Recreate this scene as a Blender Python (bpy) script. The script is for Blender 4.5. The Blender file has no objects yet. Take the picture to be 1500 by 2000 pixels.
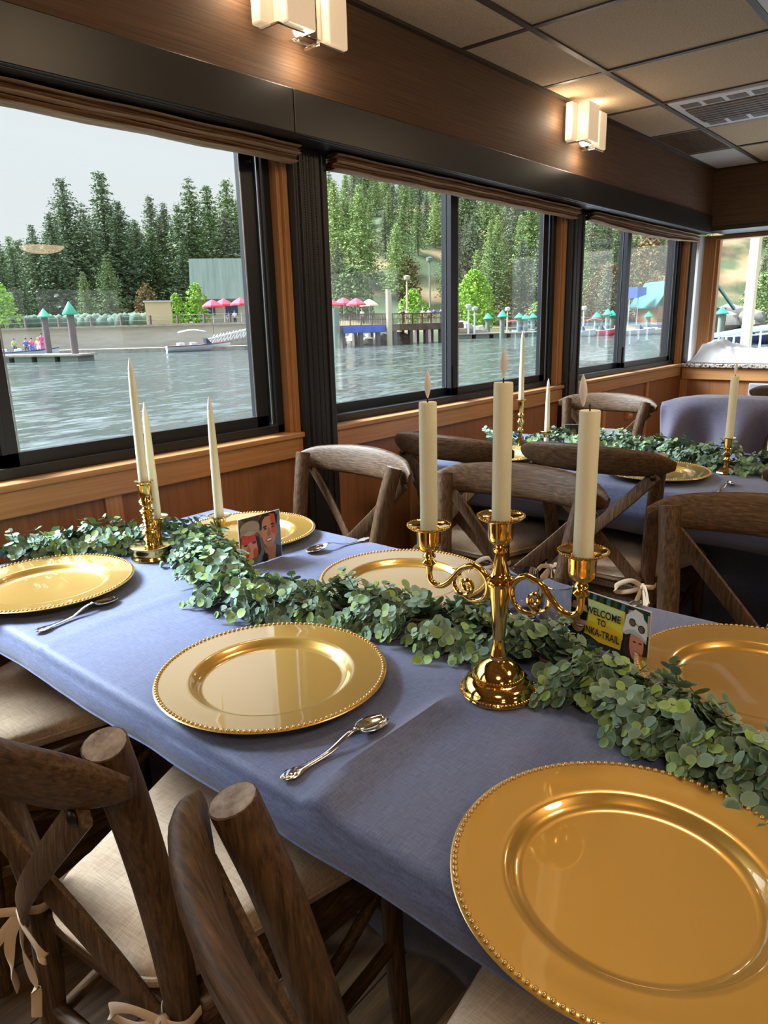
import bpy, bmesh, math, random
from mathutils import Vector, Matrix, Euler, noise

S = bpy.context.scene
C = S.collection
R = math.radians
PI = math.pi
rnd = random.Random(7)

# ------------------------------------------------------------------ camera
CAM = Vector((0, 0, 1.255))
YAW, PITCH, ROLL, FPX = R(40.515), R(-15.0), R(-1.505), 1388.0
fw = Vector((math.cos(YAW) * math.cos(PITCH), math.sin(YAW) * math.cos(PITCH), math.sin(PITCH)))
r0 = Vector((math.sin(YAW), -math.cos(YAW), 0))
u0 = r0.cross(fw)
rt = r0 * math.cos(ROLL) + u0 * math.sin(ROLL)
up = -r0 * math.sin(ROLL) + u0 * math.cos(ROLL)
cam_d = bpy.data.cameras.new('camera')
cam = bpy.data.objects.new('camera', cam_d)
C.objects.link(cam)
cam.matrix_world = Matrix(((rt.x, up.x, -fw.x, CAM.x), (rt.y, up.y, -fw.y, CAM.y), (rt.z, up.z, -fw.z, CAM.z), (0, 0, 0, 1)))
cam_d.sensor_fit = 'AUTO'
cam_d.sensor_width = 36
cam_d.lens = FPX * 36 / 2000
cam_d.clip_start, cam_d.clip_end = 0.02, 3000
S.camera = cam

# ------------------------------------------------------------------ view, world, lights
vs = S.view_settings
vs.view_transform, vs.look, vs.gamma, vs.use_curve_mapping = 'Standard', 'None', 1, False
vs.exposure = 0.0
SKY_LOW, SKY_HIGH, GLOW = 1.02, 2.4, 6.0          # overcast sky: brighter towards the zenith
LAMP_WARM = (1.0, 0.80, 0.58)
SCONCE_W = 5.0
w = bpy.data.worlds.new('overcast sky')
S.world = w
w.use_nodes = True
nt = w.node_tree
nt.nodes.clear()
N = nt.nodes.new
out, bg, tc, sp, ramp, nz, mx = (N('ShaderNodeOutputWorld'), N('ShaderNodeBackground'), N('ShaderNodeTexCoord'), N('ShaderNodeSeparateXYZ'),
                                 N('ShaderNodeValToRGB'), N('ShaderNodeTexNoise'), N('ShaderNodeMix'))
L = nt.links.new
L(tc.outputs['Generated'], sp.inputs[0])
L(sp.outputs['Z'], ramp.inputs[0])
cr = ramp.color_ramp
cr.elements[0].position, cr.elements[0].color = 0.0, (SKY_LOW * .97, SKY_LOW, SKY_LOW * 1.0, 1)
cr.elements[1].position, cr.elements[1].color = 0.75, (SKY_HIGH * .80, SKY_HIGH * .93, SKY_HIGH * 1.18, 1)
e = cr.elements.new(0.36)
e.color = (SKY_LOW * .92, SKY_LOW * 1.0, SKY_LOW * 1.06, 1)
e = cr.elements.new(0.55)
e.color = (SKY_HIGH * .72, SKY_HIGH * .86, SKY_HIGH * 1.10, 1)
nz.inputs['Scale'].default_value = 2.2
nz.inputs['Detail'].default_value = 5
L(tc.outputs['Generated'], nz.inputs['Vector'])
mx.data_type = 'RGBA'
mx.blend_type = 'MULTIPLY'
mx.inputs[0].default_value = 0.16
L(ramp.outputs[0], mx.inputs[6])
L(nz.outputs['Fac'], mx.inputs[7])
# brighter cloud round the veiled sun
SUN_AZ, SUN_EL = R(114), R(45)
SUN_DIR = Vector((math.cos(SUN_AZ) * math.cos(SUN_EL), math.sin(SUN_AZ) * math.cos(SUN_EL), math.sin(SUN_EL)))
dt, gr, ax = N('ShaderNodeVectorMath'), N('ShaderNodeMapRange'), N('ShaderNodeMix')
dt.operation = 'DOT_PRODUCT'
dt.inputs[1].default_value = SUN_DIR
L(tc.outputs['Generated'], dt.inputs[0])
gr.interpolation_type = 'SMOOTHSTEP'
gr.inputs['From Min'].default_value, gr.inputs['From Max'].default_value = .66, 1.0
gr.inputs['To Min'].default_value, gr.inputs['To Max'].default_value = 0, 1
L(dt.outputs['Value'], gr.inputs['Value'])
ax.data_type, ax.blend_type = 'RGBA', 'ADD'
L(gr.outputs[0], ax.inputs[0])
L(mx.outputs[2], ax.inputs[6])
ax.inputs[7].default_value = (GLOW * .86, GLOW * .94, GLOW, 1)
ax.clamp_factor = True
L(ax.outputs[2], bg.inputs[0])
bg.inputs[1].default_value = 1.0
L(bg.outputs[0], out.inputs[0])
# the sun behind thin cloud, off to the left beyond the windows
sun_d = bpy.data.lights.new('veiled_sun', 'SUN')
sun_d.energy, sun_d.angle, sun_d.color = 18.5, R(25), (.80, .90, 1.0)
sun = bpy.data.objects.new('veiled_sun', sun_d)
C.objects.link(sun)
sun.rotation_euler = SUN_DIR.to_track_quat('Z', 'Y').to_euler()
cy = S.cycles
cy.max_bounces, cy.diffuse_bounces, cy.glossy_bounces, cy.transmission_bounces, cy.transparent_max_bounces = 8, 4, 4, 6, 12
cy.sample_clamp_indirect = 6.0
cy.caustics_reflective = cy.caustics_refractive = False

# ------------------------------------------------------------------ material helpers
def rgb(r, g, b):
    f = lambda c: (c / 255 / 12.92) if c <= 10 else ((c / 255 + .055) / 1.055) ** 2.4
    return (f(r), f(g), f(b), 1)

def nodes(name):
    m = bpy.data.materials.new(name)
    m.use_nodes = True
    t = m.node_tree
    return m, t, t.nodes['Principled BSDF'], t.nodes.new, t.links.new

def plain(name, col, rough=.5, metal=0.0, spec=.5, coat=0, emit=None, estr=0, sheen=0):
    m, t, b, n, l = nodes(name)
    b.inputs['Base Color'].default_value = col
    b.inputs['Roughness'].default_value = rough
    b.inputs['Metallic'].default_value = metal
    b.inputs['Specular IOR Level'].default_value = spec
    b.inputs['Coat Weight'].default_value = coat
    b.inputs['Coat Roughness'].default_value = .06
    b.inputs['Sheen Weight'].default_value = sheen
    if emit:
        b.inputs['Emission Color'].default_value = emit
        b.inputs['Emission Strength'].default_value = estr
    return m

def streaky(name, c1, c2, scale=(1, 1, 1), rough=.5, bump=.1, detail=6, coord='Object', c3=None, spec=.4, dist=.002, sheen=0, metal=0, lo=.35, hi=.7):
    """noise stretched along one axis: wood grain, grasscloth, slub linen"""
    m, t, b, n, l = nodes(name)
    tc, mp, nz, rp = n('ShaderNodeTexCoord'), n('ShaderNodeMapping'), n('ShaderNodeTexNoise'), n('ShaderNodeValToRGB')
    l(tc.outputs[coord], mp.inputs[0])
    mp.inputs['Scale'].default_value = scale
    l(mp.outputs[0], nz.inputs['Vector'])
    nz.inputs['Scale'].default_value = 1
    nz.inputs['Detail'].default_value = detail
    nz.inputs['Roughness'].default_value = .65
    l(nz.outputs['Fac'], rp.inputs[0])
    e = rp.color_ramp.elements
    e[0].position, e[0].color, e[1].position, e[1].color = lo, c1, hi, c2
    if c3:
        q = rp.color_ramp.elements.new(hi + .12)
        q.color = c3
    l(rp.outputs[0], b.inputs['Base Color'])
    b.inputs['Roughness'].default_value = rough
    b.inputs['Specular IOR Level'].default_value = spec
    b.inputs['Sheen Weight'].default_value = sheen
    b.inputs['Metallic'].default_value = metal
    if bump:
        bp = n('ShaderNodeBump')
        bp.inputs['Strength'].default_value = bump
        bp.inputs['Distance'].default_value = dist
        l(nz.outputs['Fac'], bp.inputs['Height'])
        l(bp.outputs[0], b.inputs['Normal'])
    return m

def linen(name, c1, c2, s=1.0, rough=.75, bump=.35, sheen=.3, spec=.3):
    """two crossed thread directions"""
    m, t, b, n, l = nodes(name)
    tc = n('ShaderNodeTexCoord')
    outs = []
    for sc in ((60 * s, 900 * s, 300 * s), (900 * s, 60 * s, 300 * s)):
        mp, nz = n('ShaderNodeMapping'), n('ShaderNodeTexNoise')
        l(tc.outputs['Object'], mp.inputs[0])
        mp.inputs['Scale'].default_value = sc
        l(mp.outputs[0], nz.inputs['Vector'])
        nz.inputs['Scale'].default_value = 1
        nz.inputs['Detail'].default_value = 3
        outs.append(nz)
    ad = n('ShaderNodeMath')
    ad.operation = 'ADD'
    l(outs[0].outputs['Fac'], ad.inputs[0])
    l(outs[1].outputs['Fac'], ad.inputs[1])
    rp = n('ShaderNodeValToRGB')
    hv = n('ShaderNodeMath')
    hv.operation = 'MULTIPLY'
    hv.inputs[1].default_value = .5
    l(ad.outputs[0], hv.inputs[0])
    l(hv.outputs[0], rp.inputs[0])
    e = rp.color_ramp.elements
    e[0].position, e[0].color, e[1].position, e[1].color = .36, c1, .62, c2
    l(rp.outputs[0], b.inputs['Base Color'])
    bp = n('ShaderNodeBump')
    bp.inputs['Strength'].default_value = bump
    bp.inputs['Distance'].default_value = .0012
    l(hv.outputs[0], bp.inputs['Height'])
    l(bp.outputs[0], b.inputs['Normal'])
    b.inputs['Roughness'].default_value = rough
    b.inputs['Sheen Weight'].default_value = sheen
    b.inputs['Specular IOR Level'].default_value = spec
    return m

def attr_mat(name, rough=.6, spec=.35, trans=0, attr='Col'):
    m, t, b, n, l = nodes(name)
    a = n('ShaderNodeAttribute')
    a.attribute_name = attr
    l(a.outputs['Color'], b.inputs['Base Color'])
    b.inputs['Roughness'].default_value = rough
    b.inputs['Specular IOR Level'].default_value = spec
    if trans:
        b.inputs['Subsurface Weight'].default_value = trans
        b.inputs['Subsurface Radius'].default_value = (.004, .006, .002)
    return m

def foliage(name, c1, c2, rough=.8, scale=.5):
    m, t, b, n, l = nodes(name)
    tc, nz, rp, oi, ad = n('ShaderNodeTexCoord'), n('ShaderNodeTexNoise'), n('ShaderNodeValToRGB'), n('ShaderNodeObjectInfo'), n('ShaderNodeMath')
    l(tc.outputs['Object'], nz.inputs['Vector'])
    nz.inputs['Scale'].default_value = scale
    nz.inputs['Detail'].default_value = 4
    ad.operation = 'MULTIPLY_ADD'
    ad.inputs[1].default_value = .35
    l(oi.outputs['Random'], ad.inputs[0])
    l(nz.outputs['Fac'], ad.inputs[2])
    l(ad.outputs[0], rp.inputs[0])
    e = rp.color_ramp.elements
    e[0].position, e[0].color, e[1].position, e[1].color = .35, c1, .95, c2
    l(rp.outputs[0], b.inputs['Base Color'])
    b.inputs['Roughness'].default_value = rough
    b.inputs['Specular IOR Level'].default_value = .15
    return m

M = {}
# woods
for ax, sc in (('x', (14, 240, 240)), ('y', (240, 14, 240)), ('z', (240, 240, 14))):
    M['oak_' + ax] = streaky('weathered oak ' + ax, rgb(54, 39, 27), rgb(94, 70, 47), sc, .46, .9, 8, c3=rgb(120, 95, 68), spec=.25, dist=.0009, lo=.36, hi=.6)
for ax, sc in (('x', (2.2, 90, 90)), ('y', (90, 2.2, 90)), ('z', (90, 90, 2.2))):
    M['fir_' + ax] = streaky('varnished fir ' + ax, rgb(172, 118, 72), rgb(206, 154, 100), sc, .38, .08, 5, lo=.3, hi=.75)
M['panel'] = streaky('stained panel wood', rgb(136, 88, 56), rgb(166, 112, 72), (90, 90, 2.0), .42, .06, 5, lo=.3, hi=.75)
M['endgrain'] = streaky('oak end grain', rgb(110, 90, 70), rgb(170, 160, 150), (60, 60, 60), .6, .2)
M['grasscloth'] = streaky('brown grasscloth wallcovering', rgb(66, 47, 32), rgb(112, 82, 56), (3, 3, 260), .7, .35, 5, dist=.001, lo=.3, hi=.72)
M['beam'] = plain('dark satin trim', rgb(33, 31, 29), .36, spec=.5)
M['post'] = plain('black painted post', rgb(34, 33, 34), .45)
M['aluminium_black'] = plain('black anodised aluminium', rgb(26, 28, 33), .42, spec=.5)
M['aluminium'] = plain('bare aluminium track', rgb(180, 182, 184), .35, .9)
M['shade'] = streaky('woven wood shade', rgb(140, 114, 86), rgb(204, 174, 138), (4, 60, 420), .7, .4, 4, dist=.001, lo=.3, hi=.7)
M['chain'] = plain('dark bead chain', rgb(40, 38, 36), .4, .6)
M['tile'] = streaky('mineral ceiling tile', rgb(188, 164, 130), rgb(222, 200, 164), (180, 180, 180), .9, .35, 3, dist=.001)
M['tile_bright'] = plain('smooth white ceiling panel', rgb(205, 200, 192), .8)
M['grid'] = plain('dark ceiling grid', rgb(64, 52, 38), .5)
M['vent_white'] = plain('white vent plastic', rgb(222, 222, 220), .5)
M['vent_dark'] = streaky('brown vent louvre', rgb(70, 52, 32), rgb(120, 92, 58), (6, 90, 90), .6, .1)
M['perforated'] = plain('perforated metal grille', rgb(176, 156, 124), .6)
M['floor'] = streaky('brown plank floor', rgb(74, 56, 38), rgb(120, 94, 64), (3, 40, 40), .5, .15, 5)
M['joint'] = plain('dark floor joint', rgb(28, 22, 17), .8)
M['room_wall'] = plain('warm beige wall', rgb(150, 124, 96), .8)
M['granite'] = None
# metals and glass
M['gold'] = plain('polished gold plate', (.83, .53, .16, 1), .08, 1.0)
M['brass'] = plain('polished brass', (.72, .50, .17, 1), .14, 1.0)
M['charger'] = plain('gold lacquered charger', (.53, .315, .064, 1), .32, .6, .5, coat=1.0)
M['charger'].node_tree.nodes['Principled BSDF'].inputs['Coat IOR'].default_value = 1.75
M['charger'].node_tree.nodes['Principled BSDF'].inputs['Coat Roughness'].default_value = .03
M['steel'] = plain('polished steel', (.72, .70, .67, 1), .12, 1.0)
M['chrome'] = plain('chrome', (.7, .68, .66, 1), .1, 1.0)
M['wax'] = plain('ivory wax', rgb(250, 245, 216), .45, spec=.4)
M['wax'].node_tree.nodes['Principled BSDF'].inputs['Subsurface Weight'].default_value = .6
M['wax'].node_tree.nodes['Principled BSDF'].inputs['Subsurface Radius'].default_value = (.03, .024, .014)
M['flame'] = plain('white plastic flame', rgb(250, 246, 240), .5)
M['wick'] = plain('black wick', rgb(25, 22, 20), .8)
M['bolt'] = plain('dark iron bolt', rgb(50, 44, 40), .4, .8)
# cloths
M['cloth'] = linen('slate blue linen', rgb(74, 84, 119), rgb(101, 113, 153), 1.0, .62, .35, .25, .45)
M['cloth_lilac'] = linen('lilac grey cloth', rgb(78, 74, 90), rgb(100, 96, 114), 1.0, .7, .2, .25)
M['white_cloth'] = plain('white crumpled fabric', rgb(226, 226, 226), .85, sheen=.2)
M['cushion'] = linen('beige linen cushion', rgb(176, 150, 124), rgb(206, 182, 154), .55, .85, .6, .2)
M['ribbon'] = plain('beige cotton ribbon', rgb(208, 184, 156), .85)
M['leaf'] = attr_mat('eucalyptus leaf', .55, .35, .0)
M['stem'] = plain('brown garland stem', rgb(86, 72, 52), .8)
M['photo'] = attr_mat('glossy photo print', .22, .5)
M['card_edge'] = plain('white card', rgb(225, 225, 222), .5)
M['plate_grey'] = plain('grey wall plate', rgb(150, 150, 156), .5)

def glass_pane(name, tint=(.97, .985, .98, 1)):
    m = bpy.data.materials.new(name)
    m.use_nodes = True
    t = m.node_tree
    t.nodes.clear()
    n, l = t.nodes.new, t.links.new
    o, mxs, tr, gl, fr = n('ShaderNodeOutputMaterial'), n('ShaderNodeMixShader'), n('ShaderNodeBsdfTransparent'), n('ShaderNodeBsdfGlossy'), n('ShaderNodeFresnel')
    tr.inputs[0].default_value = tint
    gl.inputs['Roughness'].default_value = .004
    ge, mr = n('ShaderNodeNewGeometry'), n('ShaderNodeMapRange')      # same reflectance from both sides of the thin pane
    mr.inputs['To Min'].default_value, mr.inputs['To Max'].default_value = 1.5, 1 / 1.5
    l(ge.outputs['Backfacing'], mr.inputs['Value'])
    l(mr.outputs[0], fr.inputs[0])
    l(fr.outputs[0], mxs.inputs[0])
    l(tr.outputs[0], mxs.inputs[1])
    l(gl.outputs[0], mxs.inputs[2])
    l(mxs.outputs[0], o.inputs[0])
    return m
M['glass'] = glass_pane('window glass')
m, t, b, n, l = nodes('drinking glass')
b.inputs['Transmission Weight'].default_value = 1
b.inputs['Roughness'].default_value = 0
b.inputs['IOR'].default_value = 1.55
M['drink_glass'] = m

m, t, b, n, l = nodes('speckled granite')
tc, v, rp = n('ShaderNodeTexCoord'), n('ShaderNodeTexNoise'), n('ShaderNodeValToRGB')
l(tc.outputs['Object'], v.inputs['Vector'])
v.inputs['Scale'].default_value = 70
v.inputs['Detail'].default_value = 4
l(v.outputs['Fac'], rp.inputs[0])
rp.color_ramp.elements[0].position, rp.color_ramp.elements[0].color = .38, rgb(60, 48, 42)
rp.color_ramp.elements[1].position, rp.color_ramp.elements[1].color = .56, rgb(205, 190, 176)
l(rp.outputs[0], b.inputs['Base Color'])
b.inputs['Roughness'].default_value = .2
M['granite'] = m

m, t, b, n, l = nodes('rippled lake water')
tc = n('ShaderNodeTexCoord')
b.inputs['Base Color'].default_value = (.075, .09, .082, 1)
b.inputs['Roughness'].default_value = .12
b.inputs['IOR'].default_value = 1.33
hs = []
for sc, rot in (((.5, 1.5, 1), .75), ((1.6, 4.2, 1), .62), ((.12, .4, 1), .8)):
    mp, nz = n('ShaderNodeMapping'), n('ShaderNodeTexNoise')
    l(tc.outputs['Object'], mp.inputs[0])
    mp.inputs['Rotation'].default_value = (0, 0, rot + PI / 2)
    mp.inputs['Scale'].default_value = sc
    nz.inputs['Scale'].default_value = 1
    nz.inputs['Detail'].default_value = 3
    l(mp.outputs[0], nz.inputs['Vector'])
    hs.append(nz)
acc = None
for nz, k in zip(hs, (.46, .42, .20)):
    sb, sc_ = n('ShaderNodeVectorMath'), n('ShaderNodeVectorMath')
    sb.operation, sc_.operation = 'SUBTRACT', 'MULTIPLY'
    sb.inputs[1].default_value = (.5, .5, .5)
    sc_.inputs[1].default_value = (k * 2, k * 2, 0)
    l(nz.outputs['Color'], sb.inputs[0])
    l(sb.outputs[0], sc_.inputs[0])
    ad = n('ShaderNodeVectorMath')
    ad.operation = 'ADD'
    l(sc_.outputs[0], ad.inputs[0])
    if acc:
        l(acc.outputs[0], ad.inputs[1])
    else:
        ad.inputs[1].default_value = (0, 0, 1)
    acc = ad
nm = n('ShaderNodeVectorMath')
nm.operation = 'NORMALIZE'
l(acc.outputs[0], nm.inputs[0])
l(nm.outputs[0], b.inputs['Normal'])
M['water'] = m

# ------------------------------------------------------------------ mesh builder
class MB:
    def __init__(self):
        self.v, self.f, self.c = [], [], []

    def add(self, vs_, fs_, mat=None, cols=None):
        o = len(self.v)
        for p in vs_:
            p = Vector(p)
            self.v.append(tuple(mat @ p) if mat else tuple(p))
        self.f += [tuple(o + i for i in f) for f in fs_]
        if cols is not None:
            self.c += cols if isinstance(cols, list) else [cols] * len(vs_)
        return self

    def box(self, x0, x1, y0, y1, z0, z1, mat=None, col=None):
        v = [(x, y, z) for z in (z0, z1) for y in (y0, y1) for x in (x0, x1)]
        return self.add(v, [(0, 2, 3, 1), (4, 5, 7, 6), (0, 1, 5, 4), (2, 6, 7, 3), (0, 4, 6, 2), (1, 3, 7, 5)], mat, col)

    def tube(self, path, rad, n=10, cap=True, ref=None, power=2.0, mat=None, closed=False, col=None):
        """sweep; rad: number, list, or list of (side, up) radii"""
        P = [Vector(p) for p in path]
        k = len(P)
        vs_, nrm = [], None
        for i, p in enumerate(P):
            if closed:
                t = (P[(i + 1) % k] - P[i - 1]).normalized()
            else:
                t = (P[min(i + 1, k - 1)] - P[max(i - 1, 0)]).normalized()
            if ref is not None:
                a = Vector(ref) - t * Vector(ref).dot(t)
            elif nrm is None:
                q = Vector((0, 0, 1)) if abs(t.z) < .9 else Vector((1, 0, 0))
                a = q - t * q.dot(t)
            else:
                a = nrm - t * nrm.dot(t)
            a.normalize()
            nrm = a
            s = t.cross(a)
            r = rad[i] if isinstance(rad, list) else rad
            rs, ru = r if isinstance(r, tuple) else (r, r)
            for j in range(n):
                an = 2 * PI * j / n
                c, d = math.cos(an), math.sin(an)
                if power != 2:
                    c = math.copysign(abs(c) ** (2 / power), c)
                    d = math.copysign(abs(d) ** (2 / power), d)
                vs_.append(p + s * (rs * c) + a * (ru * d))
        fs_ = []
        rng = k if closed else k - 1
        for i in range(rng):
            for j in range(n):
                a, b2 = i * n + j, i * n + (j + 1) % n
                c2, d2 = ((i + 1) % k) * n + (j + 1) % n, ((i + 1) % k) * n + j
                fs_.append((a, b2, c2, d2))
        if cap and not closed:
            fs_.append(tuple(reversed(range(n))))
            fs_.append(tuple((k - 1) * n + j for j in range(n)))
        return self.add(vs_, fs_, mat, col)

    def lathe(self, prof, n=32, cx=0, cy=0, z=0, mat=None, cap=True, col=None):
        vs_, fs_ = [], []
        for r, h in prof:
            for j in range(n):
                a = 2 * PI * j / n
                vs_.append((cx + r * math.cos(a), cy + r * math.sin(a), z + h))
        for i in range(len(prof) - 1):
            for j in range(n):
                fs_.append((i * n + j, i * n + (j + 1) % n, (i + 1) * n + (j + 1) % n, (i + 1) * n + j))
        if cap:
            fs_.append(tuple(reversed(range(n))))
            fs_.append(tuple((len(prof) - 1) * n + j for j in range(n)))
        return self.add(vs_, fs_, mat, col)

    def ball(self, c, r, n=10, m=6, mat=None, col=None):
        rx, ry, rz = r if isinstance(r, (tuple, list)) else (r, r, r)
        vs_ = [(c[0], c[1], c[2] - rz)]
        for i in range(1, m):
            ph = PI * i / m
            for j in range(n):
                a = 2 * PI * j / n
                vs_.append((c[0] + rx * math.sin(ph) * math.cos(a), c[1] + ry * math.sin(ph) * math.sin(a), c[2] - rz * math.cos(ph)))
        vs_.append((c[0], c[1], c[2] + rz))
        fs_ = [(0, 1 + (j + 1) % n, 1 + j) for j in range(n)]
        for i in range(m - 2):
            for j in range(n):
                a = 1 + i * n
                fs_.append((a + j, a + (j + 1) % n, a + n + (j + 1) % n, a + n + j))
        t = len(vs_) - 1
        a = 1 + (m - 2) * n
        fs_ += [(t, a + j, a + (j + 1) % n) for j in range(n)]
        return self.add(vs_, fs_, mat, col)

    def grid(self, nu, nv, fn, mat=None, colfn=None):
        vs_ = [fn(i / (nu - 1), j / (nv - 1)) for j in range(nv) for i in range(nu)]
        fs_ = [(j * nu + i, j * nu + i + 1, (j + 1) * nu + i + 1, (j + 1) * nu + i) for j in range(nv - 1) for i in range(nu - 1)]
        return self.add(vs_, fs_, mat)

    def prism(self, poly, a0, a1, axis='z', mat=None):
        """polygon in the two other axes, extruded along axis"""
        k = len(poly)
        def pt(p, a):
            return {'z': (p[0], p[1], a), 'y': (p[0], a, p[1]), 'x': (a, p[0], p[1])}[axis]
        vs_ = [pt(p, a0) for p in poly] + [pt(p, a1) for p in poly]
        fs_ = [tuple(reversed(range(k))), tuple(range(k, 2 * k))] + [(i, (i + 1) % k, k + (i + 1) % k, k + i) for i in range(k)]
        return self.add(vs_, fs_, mat)

    def build(self, name, mat, parent=None, loc=None, smooth=40, bevel=0, rot=None, fix=True):
        me = bpy.data.meshes.new(name)
        me.from_pydata(self.v, [], self.f)
        if self.c:
            at = me.color_attributes.new('Col', 'FLOAT_COLOR', 'POINT')
            at.data.foreach_set('color', [x for c in self.c for x in (c if len(c) == 4 else (*c, 1))])
        if fix:
            bm = bmesh.new()
            bm.from_mesh(me)
            bmesh.ops.recalc_face_normals(bm, faces=bm.faces)
            bm.to_mesh(me)
            bm.free()
        if smooth:
            me.polygons.foreach_set('use_smooth', [True] * len(me.polygons))
            me.set_sharp_from_angle(angle=R(smooth))
        me.materials.append(mat)
        o = bpy.data.objects.new(name, me)
        C.objects.link(o)
        if parent:
            o.parent = parent
        if loc:
            o.location = loc
        if rot:
            o.rotation_euler = rot
        if bevel:
            bv = o.modifiers.new('edge', 'BEVEL')
            bv.width, bv.segments, bv.limit_method, bv.angle_limit = bevel, 2, 'ANGLE', R(40)
        return o

def tag(o, label=None, cat=None, group=None, kind=None):
    if label: o['label'] = label
    if cat: o['category'] = cat
    if group: o['group'] = group
    if kind: o['kind'] = kind
    return o

def thing(name, label, cat, loc=(0, 0, 0), rotz=0, group=None, rot=None):
    o = bpy.data.objects.new(name, None)
    o.empty_display_size = .05
    C.objects.link(o)
    o.location = loc
    o.rotation_euler = rot if rot else (0, 0, rotz)
    return tag(o, label, cat, group)

def struct(mb, name, mat, parent=None, label=None, **k):
    o = mb.build(name, mat, parent, **k)
    return tag(o, label, kind='structure')

KIDS = {}
def dup(root, loc, rotz=0, label=None, group=None, rot=None):
    """a copy of a thing with copies of its parts and sub-parts (shared meshes)"""
    def cp(o, par):
        c = o.copy()
        C.objects.link(c)
        c.parent = par
        for ch in list(o.children):
            cp(ch, c)
        return c
    r = cp(root, None)
    r.location = loc
    r.rotation_euler = rot if rot else (0, 0, rotz)
    if label: r['label'] = label
    if group: r['group'] = group
    return r

def catmull(pts, k=8):
    P = [Vector(p) for p in pts]
    P = [P[0] * 2 - P[1]] + P + [P[-1] * 2 - P[-2]]
    o = []
    for i in range(1, len(P) - 2):
        a, b, c, d = P[i - 1:i + 3]
        for j in range(k):
            t = j / k
            o.append(.5 * ((2 * b) + (c - a) * t + (2 * a - 5 * b + 4 * c - d) * t * t + (3 * b - a - 3 * c + d) * t ** 3))
    o.append(P[-2])
    return o

def seen_at(px, py, d):
    """point on the line of sight of photo pixel (px, py), at horizontal distance d (for the far shore)"""
    v = fw + rt * ((px - 750) / FPX) - up * ((py - 1000) / FPX)
    return CAM + v * (d / math.hypot(v.x, v.y))

# ================================================================== the room
WY, SY, EX = 1.80, 1.67, 5.55          # window wall, soffit face, end wall
SILL, CEIL = .897, 2.205
BACKX, FARY = -2.6, -6.3
# floor: planks with dark joints
struct(MB().box(BACKX, 5.95, FARY, 1.95, -.06, 0), 'floor', M['floor'], smooth=0)
mb = MB()
for i in range(60):
    y = FARY + .15 * i
    if y < 1.7:
        mb.box(BACKX + .1, EX - .05, y - .0015, y + .0015, -.001, .0008)
struct(mb, 'trim_floor_joint', M['joint'], smooth=0)
# ceiling and its grid
struct(MB().box(BACKX, EX + .05, FARY, SY, CEIL, CEIL + .06), 'ceiling', M['tile'], smooth=0)
GX = [2.435 + .6165 * k for k in range(-8, 6)]
GY = [1.373 - .6165 * k for k in range(0, 13)]
mb = MB()
for x in GX:
    mb.box(x - .012, x + .012, FARY, SY, CEIL - .006, CEIL + .01)
for y in GY:
    mb.box(BACKX, EX, y - .012, y + .012, CEIL - .0065, CEIL + .01)
mb.box(BACKX, EX, SY - .022, SY, CEIL - .012, CEIL + .01)
struct(mb, 'trim_ceiling_grid', M['grid'], smooth=0)
# first row by the window wall: smoother pale panels, one perforated grille
def panel(name, x, y0, y1, mat, label, cat, dz=.004):
    o = MB().box(x + .013, x + .6035, y0 + .013, y1 - .013, CEIL - dz, CEIL + .004).build(name, mat, smooth=0, bevel=.002)
    return tag(o, label, cat)
grp = 'ceiling panels along the window wall'
for x, lab in ((GX[7], 'pale ceiling panel over the first dark window post'), (GX[8], 'pale ceiling panel next to the one over the first post, towards the far sconce'),
               (GX[9], 'bright ceiling panel lit from below just before the far wall sconce'), (GX[10], 'pale ceiling panel between the far wall sconce and the perforated grille')):
    o = panel('ceiling_panel', x, 1.373, SY - .01, M['tile'], lab, 'ceiling panel')
    o['group'] = grp
g = tag(bpy.data.objects.new('ceiling_grille', None), 'perforated brown metal grille in the ceiling row along the window wall', 'grille')
C.objects.link(g)
g.location = (GX[11], 1.373, CEIL)
MB().box(.013, .6035, .013, SY - 1.373 - .023, -.004, .003).build('panel', M['perforated'], g, smooth=0)
mb = MB()
for k in range(24):
    mb.box(.03 + k * .0236, .038 + k * .0236, .02, SY - 1.373 - .03, -.0065, -.003)
mb.build('slat', M['vent_dark'], g, smooth=0)
panel('ceiling_panel', GX[12], 1.373, SY - .01, M['tile_bright'], 'whitest ceiling panel in the corner by the end wall', 'ceiling panel')
# ceiling air cassette
v = thing('ceiling_vent', 'white square ceiling air vent with two rows of dark slots round a brown louvre', 'vent', (GX[10] + .308, 1.373 - .308, CEIL))
mb = MB().box(-.285, .285, -.285, .285, -.010, .003)
mb.build('frame', M['vent_white'], v, smooth=0, bevel=.003)
for sy in (-1, 1):
    for k in range(5):
        x = -.205 + k * .1025
        MB().box(sy * .205 - .035, sy * .205 + .035, x - .040, x + .040, -.0115, -.005).build('slot', M['vent_dark'], v, smooth=0)
mb = MB()
for k in range(7):
    mb.box(-.145 + k * .0425, -.145 + k * .0425 + .034, -.25, .25, -.016, -.008)
mb.build('louvre', M['vent_dark'], v, smooth=0, bevel=.002)

v = thing('ceiling_light_panel', 'white framed square ceiling light panel cut by the top right corner', 'ceiling light', (GX[8] + .308, .757 - .308, CEIL))
MB().box(-.29, .29, .255, .29, -.012, .003).box(-.29, .29, -.29, -.255, -.012, .003).box(-.29, -.255, -.255, .255, -.012, .003).box(.255, .29, -.255, .255, -.012, .003).build('frame', M['vent_white'], v, smooth=0, bevel=.002)
MB().box(-.256, .256, -.256, .256, -.006, .002).build('diffuser', M['tile_bright'], v, smooth=0)

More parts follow.
